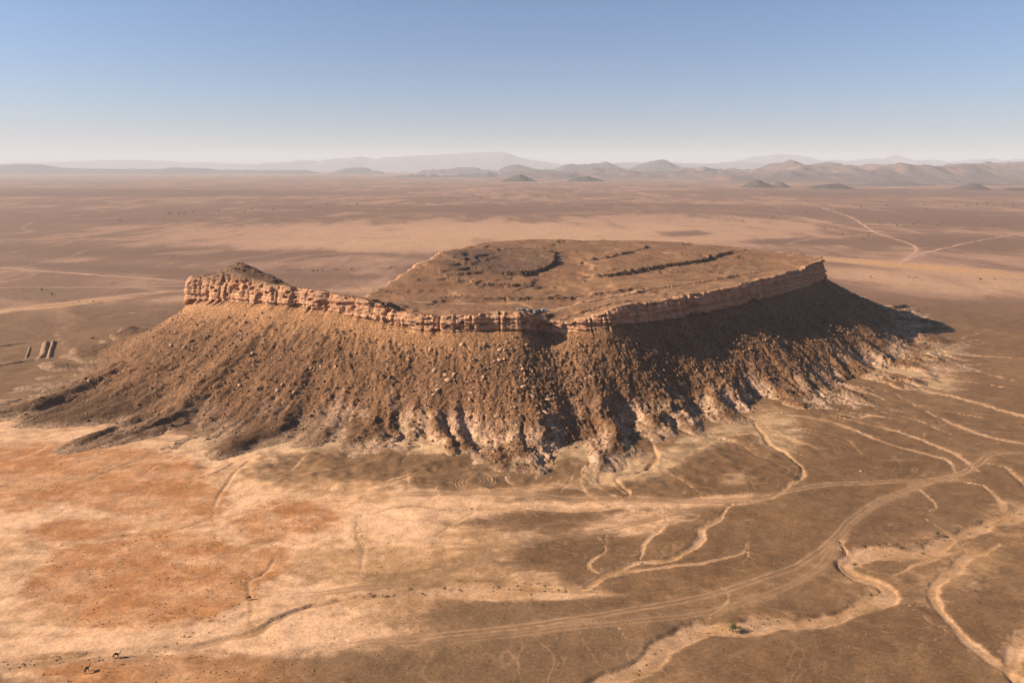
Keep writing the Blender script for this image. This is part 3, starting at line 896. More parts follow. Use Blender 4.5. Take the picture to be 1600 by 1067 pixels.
# dark gravel spurs low on the left, pale eroded beds at the foot on the right
low = sstep(.52, .72, TT + .12 * nA)
leftm = 1 - sstep(480, 640, U_)
tcol = mix(tcol, np.array((.150, .083, .048)), (low * leftm * .85)[:, None])
g1v, g2v, g3v = gul(JJ, TT, TX, TY)
pal = sstep(.50, .72, TT + .18 * nA + .12 * nC) * sstep(.02, .26, .34 + mix(.5, -.6, leftw[JJ]) * g1v - g2v * .45 + .40 * nB + .1 * nA)
pal *= mix(.30, 1.0, sstep(430, 620, U_)) * sstep(-.25, .25, nA + .5 * nC + .12)
tcol = mix(tcol, mix(np.array((.56, .40, .26)), np.array((.60, .385, .27)), sstep(-.2, .3, nA)[:, None]), (np.clip(pal, 0, 1) * .9)[:, None])
ridge_c = mix(sstep(.12, .0, g1v) if False else 1 - sstep(.04, .16, g1v), sstep(.30, .5, g1v), leftw[JJ]) * low
tcol = mix(tcol, BROWN * 1.05, (ridge_c * .6)[:, None])
# far right flank
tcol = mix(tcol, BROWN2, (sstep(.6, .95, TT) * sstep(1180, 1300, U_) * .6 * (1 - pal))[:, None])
tf = grid_faces(len(tt), NC, True)
thin = (1 - sstep(.1, 2.4, TZ + 1.2 * nB + .8 * nD)) * sstep(.6, .8, TT)
tcol = mix(tcol, np.array((.46, .30, .19)), (thin * .75)[:, None])
tcol = tcol * np.array((.675, .620, .560))
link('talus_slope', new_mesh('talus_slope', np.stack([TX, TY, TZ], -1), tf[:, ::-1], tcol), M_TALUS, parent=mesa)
print('talus', NC, len(tt), NC * len(tt))

# ---- summit
sx = np.arange(-275, 312, 1.15)
sy = np.concatenate([np.arange(432, 560, 1.1), np.arange(560, 830, 1.7)])
SX, SY = np.meshgrid(sx, sy)
px_, py_ = SX.ravel(), SY.ravel()
ring = np.stack([rx, ry], -1)[::2]
ring = np.concatenate([ring, ring[:1]])
def inside(x, y, P):
    c = np.zeros(x.shape, bool)
    for i in range(len(P) - 1):
        (x1, y1), (x2, y2) = P[i], P[i + 1]
        if y1 == y2: continue
        m = ((y1 > y) != (y2 > y)) & (x < (x2 - x1) * (y - y1) / (y2 - y1) + x1)
        c ^= m
    return c
ringc = ring[::3]; ringc = np.concatenate([ringc, ringc[:1]])
ins = inside(px_, py_, ringc)
keep = np.nonzero(ins)[0]
dd = np.full(px_.shape, 0.0)
dd[keep] = poly_dist(px_[keep], py_[keep], ringc)[0]
ok = dd > 4.6
zz = np.zeros(px_.shape); zz[ok] = summit_z(px_[ok], py_[ok])
F = grid_faces(len(sy), len(sx))
F = F[ok[F].all(1)]
used = np.unique(F); remap = np.full(len(px_), -1); remap[used] = np.arange(len(used)); F = remap[F]
X, Y, Z = px_[used], py_[used], zz[used]
Us, Vs = to_px(X, Y, Z)
a1 = fbm(X / 30, Y / 30, 4, 121); a2 = fbm(X / 8, Y / 8, 4, 122); a3 = fbm(X / 50 + Y / 130, Y / 9, 4, 123)
sc = np.tile(np.array((.250, .138, .077)), (len(X), 1))
sc = mix(sc, np.array((.330, .190, .106)), sstep(-.1, .5, a1 + .4 * a2)[:, None])
sc = mix(sc, np.array((.165, .092, .058)), (.65 * sstep(.0, .5, a2 - .3 * a1))[:, None])
rt = sstep(880, 960, Us) * sstep(425, 445, Vs)                     # paved, bedded plateau on the right
sc = mix(sc, np.array((.40, .238, .132)), (rt * .6 * sstep(-.2, .4, a3))[:, None])
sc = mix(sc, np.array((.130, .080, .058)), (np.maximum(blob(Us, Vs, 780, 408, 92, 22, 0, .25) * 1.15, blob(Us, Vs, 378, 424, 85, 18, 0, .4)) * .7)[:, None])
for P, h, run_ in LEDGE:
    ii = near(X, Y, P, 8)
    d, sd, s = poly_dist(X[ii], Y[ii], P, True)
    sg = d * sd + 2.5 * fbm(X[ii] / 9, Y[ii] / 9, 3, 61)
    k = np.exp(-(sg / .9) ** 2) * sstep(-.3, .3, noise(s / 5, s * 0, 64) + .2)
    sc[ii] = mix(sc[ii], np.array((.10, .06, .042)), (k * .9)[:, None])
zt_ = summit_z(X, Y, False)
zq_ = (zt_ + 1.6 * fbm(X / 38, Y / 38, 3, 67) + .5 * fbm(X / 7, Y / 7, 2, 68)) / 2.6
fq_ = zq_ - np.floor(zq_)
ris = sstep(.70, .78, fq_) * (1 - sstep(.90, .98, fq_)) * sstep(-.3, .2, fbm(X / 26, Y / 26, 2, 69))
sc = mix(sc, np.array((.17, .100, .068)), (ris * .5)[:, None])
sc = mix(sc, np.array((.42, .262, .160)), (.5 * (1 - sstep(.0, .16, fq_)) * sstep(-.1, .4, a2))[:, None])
# the track across the saddle, down to the pass
road = spline(np.array([at_y(*p)[:2] for p in [(650, 474, 505), (720, 475, 498), (780, 474, 497), (808, 473, 498), (822, 478, 484), (836, 486, 466), (850, 486, 465), (900, 474, 484), (1000, 455, 512)]]), 3)
d, _, s = poly_dist(X, Y, road, True)
sc = mix(sc, np.array((.50, .31, .18)), ((1 - sstep(1.2, 3.2, d + .8 * a2)) * .8 * (1 - .6 * sstep(60, 140, s) * 0))[:, None])
sc = sc * np.array((.70, .635, .570))
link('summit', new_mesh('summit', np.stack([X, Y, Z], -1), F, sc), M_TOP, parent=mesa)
print('summit', len(X))

# ------------------------------------------------------------------ far hills and mountains
def mountain(name, prof, D, depth, col, label, seed, base_drop=60, nu=260, nw=28, rough=.26, jag_px=1.6):
    P = np.array(prof, float)
    us = np.linspace(P[0, 0], P[-1, 0], nu)
    vs = np.interp(us, P[:, 0], P[:, 1])
    kern = np.ones(3) / 3
    vs[1:-1] = np.convolve(vs, kern, 'same')[1:-1]
    vs = vs + jag_px * fbm(us / 11, us * 0 + seed, 4, seed + 9, .6)
    xs, _, zs = at_y(us, vs, D)
    ends = np.minimum(sstep(0, .05, (us - us[0]) / (us[-1] - us[0])), sstep(0, .05, (us[-1] - us) / (us[-1] - us[0])))
    zs = zs * ends - base_drop * (1 - ends)
    w = np.linspace(-1, 1, nw)
    W, XX = np.meshgrid(w, xs, indexing='ij')
    ZZ = np.tile(zs, (nw, 1))
    Yc = D + W * depth + .25 * depth * fbm(XX / (depth * 2.0), W * 0 + seed, 2, seed)
    env = (1 - np.abs(W)) ** .85
    rg = ridged(XX / (depth * .55), Yc / (depth * .8), 4, seed) - .62
    Hh = ZZ * env * (1 + rough * 2.2 * rg * (1 - env * .75)) - base_drop * (1 - env)
    V = np.stack([XX, Yc, Hh], -1).reshape(-1, 3)
    n = fbm(V[:, 0] / (depth * .4), V[:, 1] / (depth * .4), 3, seed + 5)
    c = np.tile(np.asarray(col), (len(V), 1)) * (1 + .25 * n)[:, None]
    o = link(name, new_mesh(name, V, grid_faces(nw, nu), c), M_FAR if D > 12000 else M_HILL, kind='structure', label=label)
    return o
MB = (.105, .078, .066)
mountain('mountain', [(-180, 257), (-60, 255), (0, 256), (60, 254), (130, 252), (190, 250), (250, 251), (280, 253), (330, 254), (370, 256), (410, 257), (470, 262)], 36000, 3200, MB, 'low pale mountain range fading into haze on the horizon', 3)
mountain('mountain', [(395, 262), (420, 254), (440, 255), (475, 250), (500, 252), (520, 248), (545, 247), (565, 244), (585, 249), (600, 246), (640, 243), (680, 242), (700, 240), (750, 238), (785, 237), (800, 242), (820, 248), (845, 252), (870, 256), (900, 262)], 34000, 3800, MB, 'broad flat-topped blue mountain, the largest on the horizon', 4)
mountain('mountain', [(1080, 262), (1120, 255), (1150, 251), (1170, 246), (1195, 243), (1215, 241), (1240, 242), (1262, 245), (1285, 252), (1310, 255), (1340, 262)], 36000, 3400, MB, 'rounded hazy mountain massif beyond the low ridges', 6)
mountain('mountain', [(1250, 262), (1290, 251), (1310, 249), (1330, 254), (1348, 249), (1372, 247), (1385, 251), (1397, 243), (1404, 242), (1414, 249), (1430, 252), (1460, 249), (1480, 254), (1510, 250), (1545, 247), (1560, 251), (1600, 248), (1660, 249), (1760, 256)], 33000, 3200, MB, 'jagged hazy mountain range with a pointed central peak', 8)
mountain('mountain', [(890, 262), (940, 255), (990, 254), (1040, 254), (1100, 256), (1160, 253), (1185, 255), (1250, 262)], 28000, 2200, MB, 'faint low ridge behind the dark conical hill', 9)
DK = (.085, .060, .050)
mountain('ridge', [(-200, 263), (-60, 259), (0, 258), (30, 256), (60, 257), (90, 262), (160, 264), (255, 264), (270, 262), (318, 263), (330, 265), (400, 266), (480, 266), (520, 269)], 17500, 1500, DK, 'long level escarpment ridge along the plain, dark cap rock', 12, nu=320)
mountain('hill', [(515, 270), (530, 266), (542, 262), (570, 262), (580, 266), (600, 269)], 17000, 700, DK, 'small flat hill at the end of the escarpment ridge', 14, nu=90, base_drop=30)
mountain('hill', [(650, 270), (660, 266), (700, 264), (725, 261), (740, 261), (750, 264), (785, 268), (800, 271)], 17000, 800, DK, 'low dark hill below the flat-topped mountain', 15, nu=120, base_drop=30)
mountain('hill', [(770, 270), (785, 262), (800, 257), (812, 257), (825, 260), (840, 265), (870, 264), (880, 258), (892, 256), (905, 257), (925, 255), (938, 255), (948, 252), (958, 257), (972, 262), (990, 268), (1010, 271)], 15500, 1000, DK, 'dark ridge of joined peaks left of the conical hill', 16, nu=220, base_drop=30)
mountain('hill', [(960, 271), (985, 263), (1000, 258), (1015, 253), (1028, 250), (1040, 250), (1052, 256), (1066, 263), (1090, 267), (1110, 271)], 15000, 1000, DK, 'dark conical hill with a rounded summit on the skyline', 17, nu=150, base_drop=30)

# low rolling hill country on the right, built as relief with its own mesh
def hill_field(name, u0, u1, D0, D1, amp, col, label, seed, sx_, nx=260, ny=90):
    xs0, xs1 = (u0 - 800) / F_PX, (u1 - 800) / F_PX
    ts = np.linspace(0, 1, nx); ds = np.linspace(D0, D1, ny)
    DD, TS = np.meshgrid(ds, ts, indexing='ij')
    XX = mix(xs0, xs1, TS) * (D0 + D1) / 2 * 1.02
    e = np.minimum(sstep(0, .18, TS), sstep(0, .12, 1 - TS)) * sstep(0, .25, (DD - D0) / (D1 - D0)) * sstep(0, .2, (D1 - DD) / (D1 - D0))
    h = .55 * ridged(XX / sx_, DD / (sx_ * 1.6), 5, seed) + .30 * (fbm(XX / sx_ / .7, DD / sx_, 4, seed + 3) * .5 + .5) * 1.6
    h = np.clip(h - .36, 0, 1) * 2.4
    Z = e * amp * h ** 1.25 - 12 * (1 - e) + ground_z(XX, DD) * .0 + 2
    n = fbm(XX / 300, DD / 500, 4, seed + 2)
    c = mix(np.tile(np.asarray(col), (nx * ny, 1)), PINK * np.array((.72, .66, .72)), (.6 * sstep(.0, .45, n.ravel()))[:, None])
    link(name, new_mesh(name, np.stack([XX, DD, Z], -1).reshape(-1, 3), grid_faces(ny, nx), c), M_HILL, kind='structure', label=label)
hill_field('hills', 1000, 1760, 7000, 12500, 190, (.120, .082, .070), 'rolling pinkish desert hills below the hazy mountains', 40, 1250, 300, 110)
hill_field('hills', 760, 1120, 9000, 13500, 110, (.110, .078, .068), 'low rolling ground in front of the conical hill', 43, 900, 150, 60)
for (pf, D, dp, lb, sd) in [
 ([(1150, 296), (1166, 290), (1178, 283), (1190, 282), (1200, 288), (1208, 291), (1216, 285), (1224, 287), (1232, 294)], 5600, 170, 'pair of small pointed dark rock hills on the plain', 51),
 ([(1240, 299), (1262, 294), (1280, 290), (1312, 287), (1318, 291), (1338, 297)], 5200, 180, 'small tilted hill with a dark straight cap', 52),
 ([(1480, 303), (1500, 294), (1516, 288), (1524, 288), (1536, 294), (1552, 300)], 5000, 190, 'small cone hill with a dark rocky tip', 53),
 ([(1548, 305), (1566, 298), (1580, 294), (1600, 296), (1640, 303)], 4700, 170, 'low dark rocky mound beside the cone hill', 54),
 ([(1340, 303), (1370, 298), (1400, 296), (1430, 298), (1470, 303)], 4900, 200, 'long low dark rise between the small hills', 55),
 ([(780, 283), (800, 278), (812, 273), (820, 275), (832, 281), (850, 285)], 7800, 240, 'little peaked hill on the distant plain', 56),
 ([(880, 285), (900, 278), (920, 276), (934, 280), (950, 285)], 7600, 240, 'low rounded hill on the distant plain', 57),
]:
    pf = [(u, max(v_ for _, v_ in pf) - 1.08 * (max(v_ for _, v_ in pf) - v)) for u, v in pf]
    mountain('hill', pf, D, dp, (.062, .043, .035), lb, sd, base_drop=10, nu=110, nw=26, rough=.5, jag_px=2.2)

mountain('ridge', [(1040, 290), (1090, 284), (1140, 280), (1180, 274), (1230, 278), (1280, 272), (1330, 271), (1380, 266), (1420, 271), (1480, 268), (1540, 271), (1600, 264), (1680, 268), (1760, 288)], 8200, 620, (.115, .080, .070), 'broken pinkish ridge running behind the small dark hills', 61, base_drop=14, nu=260, nw=30, rough=.5, jag_px=4.0)
mountain('ridge', [(1190, 299), (1250, 292), (1330, 288), (1400, 283), (1460, 289), (1500, 283), (1560, 287), (1620, 279), (1720, 296)], 6300, 420, (.105, .072, .060), 'low broken ridge just behind the small dark hills', 62, base_drop=12, nu=220, nw=28, rough=.55, jag_px=4.0)
mountain('ridge', [(600, 276), (660, 272), (700, 274), (760, 270), (820, 273), (880, 269), (940, 271), (1000, 270), (1060, 276)], 11500, 700, (.100, .074, .066), 'faint low broken ridge below the joined dark peaks', 63, base_drop=16, nu=220, nw=26, rough=.5, jag_px=3.0)

# ------------------------------------------------------------------ loose rock
def ico(sub):
    bm = bmesh.new(); bmesh.ops.create_icosphere(bm, subdivisions=sub, radius=1.0)
    V = np.array([v.co[:] for v in bm.verts]); F = np.array([[v.index for v in f.verts] for f in bm.faces])
    bm.free(); return V, F
I1V, I1F = ico(1); I2V, I2F = ico(2)
def angular(V, seed, cuts=12):
    """chop a ball with random planes into an angular block"""
    r = np.random.default_rng(seed); V = V.copy()
    for _ in range(cuts):
        n = r.normal(size=3); n /= np.linalg.norm(n); d = r.uniform(.34, .72)
        e = V @ n - d
        V = V - np.outer(np.clip(e, 0, None), n)
    V *= np.array((1.0, r.uniform(.5, .85), r.uniform(.32, .62)))
    return V + r.normal(size=V.shape) * .02
M_BOULD = rock_mat('boulder_rock', (.370, .220, .135), .32)
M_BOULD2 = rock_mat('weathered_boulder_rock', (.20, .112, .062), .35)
B_ME = []
for k in range(8):
    me = new_mesh('boulder', angular(I2V, 300 + k), I2F, smooth=False); me.materials.append(M_BOULD); B_ME.append(me)
B_ME2 = []
for k in range(5):
    me = new_mesh('boulder', angular(I2V, 400 + k), I2F, smooth=False); me.materials.append(M_BOULD2); B_ME2.append(me)

jU = to_px(bx, by, bz)[0]                     # where each slope column meets the cliff in the photo
visible = np.nonzero((by < 640) & (np.arange(NC) >= 0) & ((bx > -100) | (by < 530)))[0]
def cols_between(u0, u1):
    return visible[(jU[visible] > u0) & (jU[visible] < u1)]
zones = [  # u range of the cliff above, t range, how many, size range, label, group, mesh list
 (290, 480, .10, .62, 55, .9, 2.3, 'pale boulder below the knob', 'boulders under the west cliff', B_ME),
 (480, 650, .14, .66, 60, .9, 2.4, 'pale boulder below the left arm', 'boulders on the left front slope', B_ME),
 (650, 850, .08, .58, 85, 1.0, 3.1, 'pale slab below the central cliff', 'slabs below the central cliff', B_ME),
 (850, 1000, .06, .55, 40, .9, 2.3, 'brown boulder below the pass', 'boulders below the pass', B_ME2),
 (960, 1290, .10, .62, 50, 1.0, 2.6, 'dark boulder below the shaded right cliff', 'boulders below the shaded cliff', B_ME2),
]
boulder_n = 0
for (u0, u1, t0, t1, cnt, s0, s1, lb, gr, mlist) in zones:
    cs = cols_between(u0, u1)
    jj = RNG.choice(cs, cnt * 5); tv = t0 + (t1 - t0) * RNG.beta(1.2, 1.7, cnt * 5)
    X, Y, Z = talus_pt(jj, tv)
    cl = np.argsort(-(fbm(X / 16, Y / 16, 3, 333) + RNG.normal(0, .25, cnt * 5)))[:cnt]
    jj, tv = jj[cl], tv[cl]
    X, Y, Z = talus_pt(jj, tv)
    keep_ = fbm(X / 15, Y / 15, 2, 333)
    for i in range(cnt):
        s = s0 + (s1 - s0) * RNG.random() ** 1.8
        hi = 'high up close under the rock wall' if tv[i] < t0 + .14 else ('midway down the slope' if tv[i] < t0 + .32 else 'low down towards the foot')
        sz = 'small' if s < s0 + .25 * (s1 - s0) else ('middling' if s < s0 + .6 * (s1 - s0) else 'very large')
        o = link('boulder', mlist[int(RNG.integers(len(mlist)))], label='%s %s, %s' % (sz, lb, hi), cat='boulder', group='%s %s, %s' % (sz, gr, hi))
        sl = R(24)
        nx_, ny_ = NRM[jj[i]]
        q1 = Vector((nx_ * math.sin(sl), ny_ * math.sin(sl), math.cos(sl))).to_track_quat('Z', 'X')
        o.rotation_mode = 'QUATERNION'
        o.rotation_quaternion = q1 @ Matrix.Rotation(RNG.uniform(0, 6.28), 3, 'Z').to_quaternion() @ Matrix.Rotation(RNG.normal() * .25, 3, 'X').to_quaternion()
        o.scale = (s, s, s); o.location = (X[i], Y[i], Z[i] + .18 * s)
        boulder_n += 1

def rubble(name, X, Y, Z, S, mat, parent, seed, cols):
    r = np.random.default_rng(seed)
    n = len(X)
    vs = [angular(I1V if False else ico0V, seed + k, 5) for k in range(6)]
    V = np.zeros((n, len(ico0V), 3))
    pick = r.integers(0, 6, n)
    ang = r.uniform(0, 2 * math.pi, n); ca, sa = np.cos(ang), np.sin(ang)
    tilt = r.normal(0, .5, n); ct, st = np.cos(tilt), np.sin(tilt)
    for k in range(6):
        m = pick == k
        b = vs[k][None] * (S[m][:, None, None])
        b = np.stack([b[..., 0], b[..., 1] * ct[m][:, None] - b[..., 2] * st[m][:, None], b[..., 1] * st[m][:, None] + b[..., 2] * ct[m][:, None]], -1)
        b = np.stack([b[..., 0] * ca[m][:, None] - b[..., 1] * sa[m][:, None], b[..., 0] * sa[m][:, None] + b[..., 1] * ca[m][:, None], b[..., 2]], -1)
        V[m] = b
    V += np.stack([X, Y, Z + .12 * S], -1)[:, None]
    F = (ico0F[None] + (np.arange(n) * len(ico0V))[:, None, None]).reshape(-1, 3)
    C = np.repeat(cols, len(ico0V), 0)
    return link(name, new_mesh(name, V.reshape(-1, 3), F, C, smooth=False), mat, parent=parent, kind='stuff')
ico0V, ico0F = I1V, I1F
_v, _f = [], []
ph = (1 + 5 ** .5) / 2
ico0V = np.array([(-1, ph, 0), (1, ph, 0), (-1, -ph, 0), (1, -ph, 0), (0, -1, ph), (0, 1, ph), (0, -1, -ph), (0, 1, -ph), (ph, 0, -1), (ph, 0, 1), (-ph, 0, -1), (-ph, 0, 1)]) / math.hypot(1, ph)
ico0F = np.array([(0, 11, 5), (0, 5, 1), (0, 1, 7), (0, 7, 10), (0, 10, 11), (1, 5, 9), (5, 11, 4), (11, 10, 2), (10, 7, 6), (7, 1, 8), (3, 9, 4), (3, 4, 2), (3, 2, 6), (3, 6, 8), (3, 8, 9), (4, 9, 5), (2, 4, 11), (6, 2, 10), (8, 6, 7), (9, 8, 1)])
nR = 19000
jj = RNG.choice(visible, nR); tv = RNG.beta(1.25, 1.6, nR) * .9 + .03
X, Y, Z = talus_pt(jj, tv)
dens = .45 + .9 * fbm(X / 13, Y / 13, 3, 222) + .4 * sstep(600, 800, jU[jj]) - .8 * (tv < .1) * (jU[jj] < 640)
okr = RNG.random(nR) < np.clip(dens, .08, 1)
X, Y, Z, jj, tv = X[okr], Y[okr], Z[okr], jj[okr], tv[okr]
S = .34 + 1.15 * RNG.random(len(X)) ** 2.6
tone = RNG.random(len(X))
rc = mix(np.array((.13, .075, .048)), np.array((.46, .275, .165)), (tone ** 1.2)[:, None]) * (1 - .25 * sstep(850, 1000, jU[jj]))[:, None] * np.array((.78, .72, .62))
M_RUB = terrain_mat('rubble_stone', (.8,), (.12,), ((.4, .05),))
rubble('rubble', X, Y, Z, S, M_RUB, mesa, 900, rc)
print('rubble', len(X))
# rocks along the ledges and on the summit
LX, LY, LS = [], [], []
for P, h, run_ in LEDGE:
    L_ = np.hypot(*np.diff(P, axis=0).T).sum()
    n = int(L_ * 1.3)
    k = RNG.random(n) * (len(P) - 1.001); i0 = k.astype(int); f_ = (k - i0)[:, None]
    q_ = P[i0] * (1 - f_) + P[i0 + 1] * f_ + RNG.normal(0, 1.2, (n, 2))
    LX.append(q_[:, 0]); LY.append(q_[:, 1]); LS.append(.4 + 1.0 * RNG.random(n) ** 2)
n = 1500
qx, qy = RNG.uniform(-270, 300, n), RNG.uniform(440, 720, n)
oki = inside(qx, qy, ringc); qx, qy = qx[oki], qy[oki]
dq = poly_dist(qx, qy, ringc)[0]; qx, qy = qx[dq > 4], qy[dq > 4]
LX.append(qx); LY.append(qy); LS.append(.25 + .7 * RNG.random(len(qx)) ** 3)
LX, LY, LS = map(np.concatenate, (LX, LY, LS))
rc = mix(np.array((.10, .058, .038)), np.array((.30, .172, .102)), (RNG.random(len(LX)) ** 1.6)[:, None])
rubble('summit_rubble', LX, LY, summit_z(LX, LY), LS, M_RUB, mesa, 950, rc)

def place_top(u, v, Y):
    x, y, _ = at_y(u, v, Y)
    return x, y, float(summit_z(np.array([x]), np.array([y]))[0])
def place_ground(u, v):
    x, y = on_ground(u, v)
    z = float(ground_z(np.array([x]), np.array([y]))[0])
    return x, y, z
# single outcrops that stand out
def outcrop(loc, s, me_, lb, rz=0.0, sq=(1, 1, 1)):
    o = link('boulder', me_, label=lb, cat='boulder')
    o.location = loc; o.scale = (s * sq[0], s * sq[1], s * sq[2]); o.rotation_euler = (0, 0, rz)
x, y, z = place_top(866, 461, 517); outcrop((x, y, z + .6), 3.4, B_ME2[1], 'dark lone outcrop on the bench above the pass', .2, (1.3, 1, 1))
x, y, z = place_top(914, 436, 566); outcrop((x, y, z + .6), 2.4, B_ME2[3], 'small dark crag at the end of the long summit ledge', .9)
x, y, z = place_ground(143, 530); outcrop((x, y, z + .9), 2.6, B_ME[2], 'lone pale block on the plain beside the earth banks', .3, (1.1, .9, 1.3))
x, y, z = place_ground(1346, 737); outcrop((x, y, z + .2), 1.3, B_ME[4], 'pale stone on the brown gravel above the track', .5)

# ------------------------------------------------------------------ scrub and trees
def leaf_cloud(n, rx_, rz_, leaf, seed, z0=0.0, clumps=7):
    r = np.random.default_rng(seed)
    cc_ = r.normal(size=(clumps, 3)); cc_ /= np.linalg.norm(cc_, axis=1)[:, None]
    cc_ *= r.uniform(.35, .8, (clumps, 1)); cc_[:, 2] = np.abs(cc_[:, 2])
    p_ = cc_[r.integers(0, clumps, n)] + r.normal(size=(n, 3)) * .24
    p_ = p_ * np.array((rx_, rx_, rz_)); p_[:, 2] = np.abs(p_[:, 2]) + z0
    a = r.normal(size=(n, 3)); a /= np.linalg.norm(a, axis=1)[:, None]
    b = np.cross(a, r.normal(size=(n, 3))); b /= np.linalg.norm(b, axis=1)[:, None]
    s = leaf * r.uniform(.6, 1.4, (n, 1))
    V = np.stack([p_ - a * s, p_ + a * s, p_ + b * s * 1.1], 1).reshape(-1, 3)
    return V, np.arange(n * 3).reshape(-1, 3)
M_DRY = flat_mat('dry_scrub', (.13, .085, .045), .9, .35, 2.0)
M_OLV = flat_mat('olive_scrub', (.105, .088, .035), .9, .35, 2.0)
M_YEL = flat_mat('yellow_scrub', (.36, .24, .06), .9, .30, 2.0)
M_LEAF = flat_mat('acacia_leaf', (.060, .068, .022), .85, .4, 2.0)
M_BARK = flat_mat('bark', (.11, .075, .05), .95, .3, 4.0)
BUSH = {}
for nm, mt, sd in (('dry', M_DRY, 1), ('olive', M_OLV, 2), ('yellow', M_YEL, 3)):
    BUSH[nm] = []
    for k in range(3):
        V, F = leaf_cloud(70, 1.0, .75, .17, 500 + sd * 10 + k)
        me = new_mesh('shrub', V, F, smooth=False); me.materials.append(mt); BUSH[nm].append(me)
def bush(loc, s, kind, lb, gr=None, flat=1.0):
    o = link('shrub', random.choice(BUSH[kind]), label=lb, cat='shrub', group=gr)
    o.location = loc; o.scale = (s, s, s * flat); o.rotation_euler = (0, 0, random.uniform(0, 6.28))
    return o
def along(pts, n, jv, jd=1.2):
    P = np.array(pts, float); L_ = np.concatenate([[0], np.cumsum(np.hypot(*np.diff(P, axis=0).T))])
    out = []
    for _ in range(n):
        s = random.uniform(0, L_[-1])
        out.append((np.interp(s, L_, P[:, 0]) + random.gauss(0, jd), np.interp(s, L_, P[:, 1]) + random.gauss(0, jv)))
    return out
scrub = [
 ([(560, 931), (640, 926), (700, 922), (780, 918), (880, 921), (930, 914)], 52, 3.5, 'dark', 'small dark shrub along the dry wash below the gravel fan', 'shrubs along the middle wash', .25, .75),
 ([(700, 908), (780, 908), (850, 914)], 14, 1.2, 'yellow', 'yellowish shrub on the low bank of the middle wash', 'yellow shrubs on the wash bank', .3, .6),
 ([(1600, 795), (1540, 822), (1480, 845), (1420, 862), (1350, 880)], 34, 5, 'dark', 'small dark shrub in the sandy wash near the track fork', 'shrubs in the sandy wash', .25, .7),
 ([(1360, 922), (1300, 962), (1200, 974), (1090, 984), (1030, 1015), (990, 1060)], 36, 5, 'dark', 'small dark shrub on the sand of the lower wash', 'shrubs in the lower wash', .2, .6),
 ([(1590, 800), (1560, 806), (1535, 826)], 8, 5, 'yellow', 'yellow-green shrub at the upper end of the sandy wash', 'yellow shrubs in the upper wash', .4, .8),
 ([(0, 1040), (70, 1034), (130, 1030), (200, 1033), (240, 1042)], 34, 3.0, 'dark', 'small dark shrub in the row beside the resting camels', 'shrubs beside the camels', .2, .5),
 ([(120, 858), (170, 850), (200, 842), (260, 834)], 20, 2.5, 'dark', 'small dark shrub along the rill across the orange flat', 'shrubs on the orange flat', .2, .5),
 ([(90, 705), (96, 720), (92, 795), (100, 800), (80, 815)], 14, 3, 'dark', 'small dark shrub on the pale flat left of the mesa foot', 'shrubs on the pale flat', .2, .6),
 ([(330, 812), (336, 786), (350, 762)], 10, 2, 'dark', 'small dark shrub lining the rill north of the orange flat', 'shrubs lining the rill', .2, .5),
 ([(380, 936), (372, 944), (320, 985), (280, 1000), (250, 1012)], 18, 3, 'dark', 'small dark shrub along the pale path by the grazing camel', 'shrubs by the grazing camel', .2, .5),
 ([(556, 812), (562, 830), (570, 850)], 10, 4, 'dark', 'small dark shrub in the pale gully of the outwash', 'shrubs in the pale gully', .2, .5),
 ([(640, 798), (700, 797), (720, 808)], 8, 3, 'dark', 'small dark shrub at the tip of the gravel tongue', 'shrubs at the gravel tongue', .25, .55),
]
for pts, n, jv, kd, lb, gr, s0, s1 in scrub:
    for (u, v) in along(pts, n, jv):
        if v > 1085: continue
        x, y, z = place_ground(u, v)
        bush((x, y, z - .03), random.uniform(s0, s1), 'yellow' if kd == 'yellow' else random.choice(['dry', 'olive', 'dry']), lb, gr)
for (u, v, s, kd, lb, fl) in [
 (1404, 856, 2.1, 'dry', 'wide dead-looking grey bush below the dark wash bank', .5), (1363, 927, 2.0, 'dry', 'wide grey-brown bush in the bend of the wash', .55),
 (1336, 881, 1.3, 'olive', 'green-brown bush under the cut bank of the wash', .6), (1361, 932, .8, 'yellow', 'yellow bush at the foot of the wide grey bush', .7),
 (1441, 864, .8, 'olive', 'small upright bush on the sand between the washes', .9), (736, 794, .9, 'olive', 'single olive bush at the edge of the gravel tongue', .8),
 (1003, 877, .9, 'olive', 'single olive bush where two rills join', .8), (850, 922, .9, 'dry', 'largest dark bush in the middle wash', .8)]:
    x, y, z = place_ground(u, v); bush((x, y, z - .05), s, kd, lb, None, fl)

def tube(pts, rad, sides=7):
    P = [Vector(p) for p in pts]; V = []; F = []
    for i, p_ in enumerate(P):
        d = (P[min(i + 1, len(P) - 1)] - P[max(i - 1, 0)]).normalized()
        a = d.orthogonal().normalized(); b = d.cross(a)
        for k in range(sides):
            t = 2 * math.pi * k / sides
            V.append(p_ + (a * math.cos(t) + b * math.sin(t)) * rad[i])
    for i in range(len(P) - 1):
        for k in range(sides):
            F.append((i * sides + k, i * sides + (k + 1) % sides, (i + 1) * sides + (k + 1) % sides, (i + 1) * sides + k))
    return [tuple(v) for v in V], F
def join(parts):
    V, F = [], []
    for v, f in parts:
        n = len(V); V += list(v); F += [tuple(i + n for i in q_) for q_ in f]
    return np.array(V), np.array(F)
TV, TF = join([tube([(0, 0, -.2), (.05, 0, .5), (.0, .05, 1.1)], (.16, .12, .09)), tube([(0, .05, 1.0), (.4, .2, 1.7), (.7, .3, 2.3)], (.08, .05, .02)),
               tube([(0, .05, 1.0), (-.4, -.1, 1.8), (-.6, .1, 2.6)], (.08, .05, .02)), tube([(0, .05, 1.0), (.1, -.4, 1.9), (.1, -.3, 2.8)], (.08, .05, .02))])
ME_TRUNK = new_mesh('trunk', TV, TF); ME_TRUNK.materials.append(M_BARK)
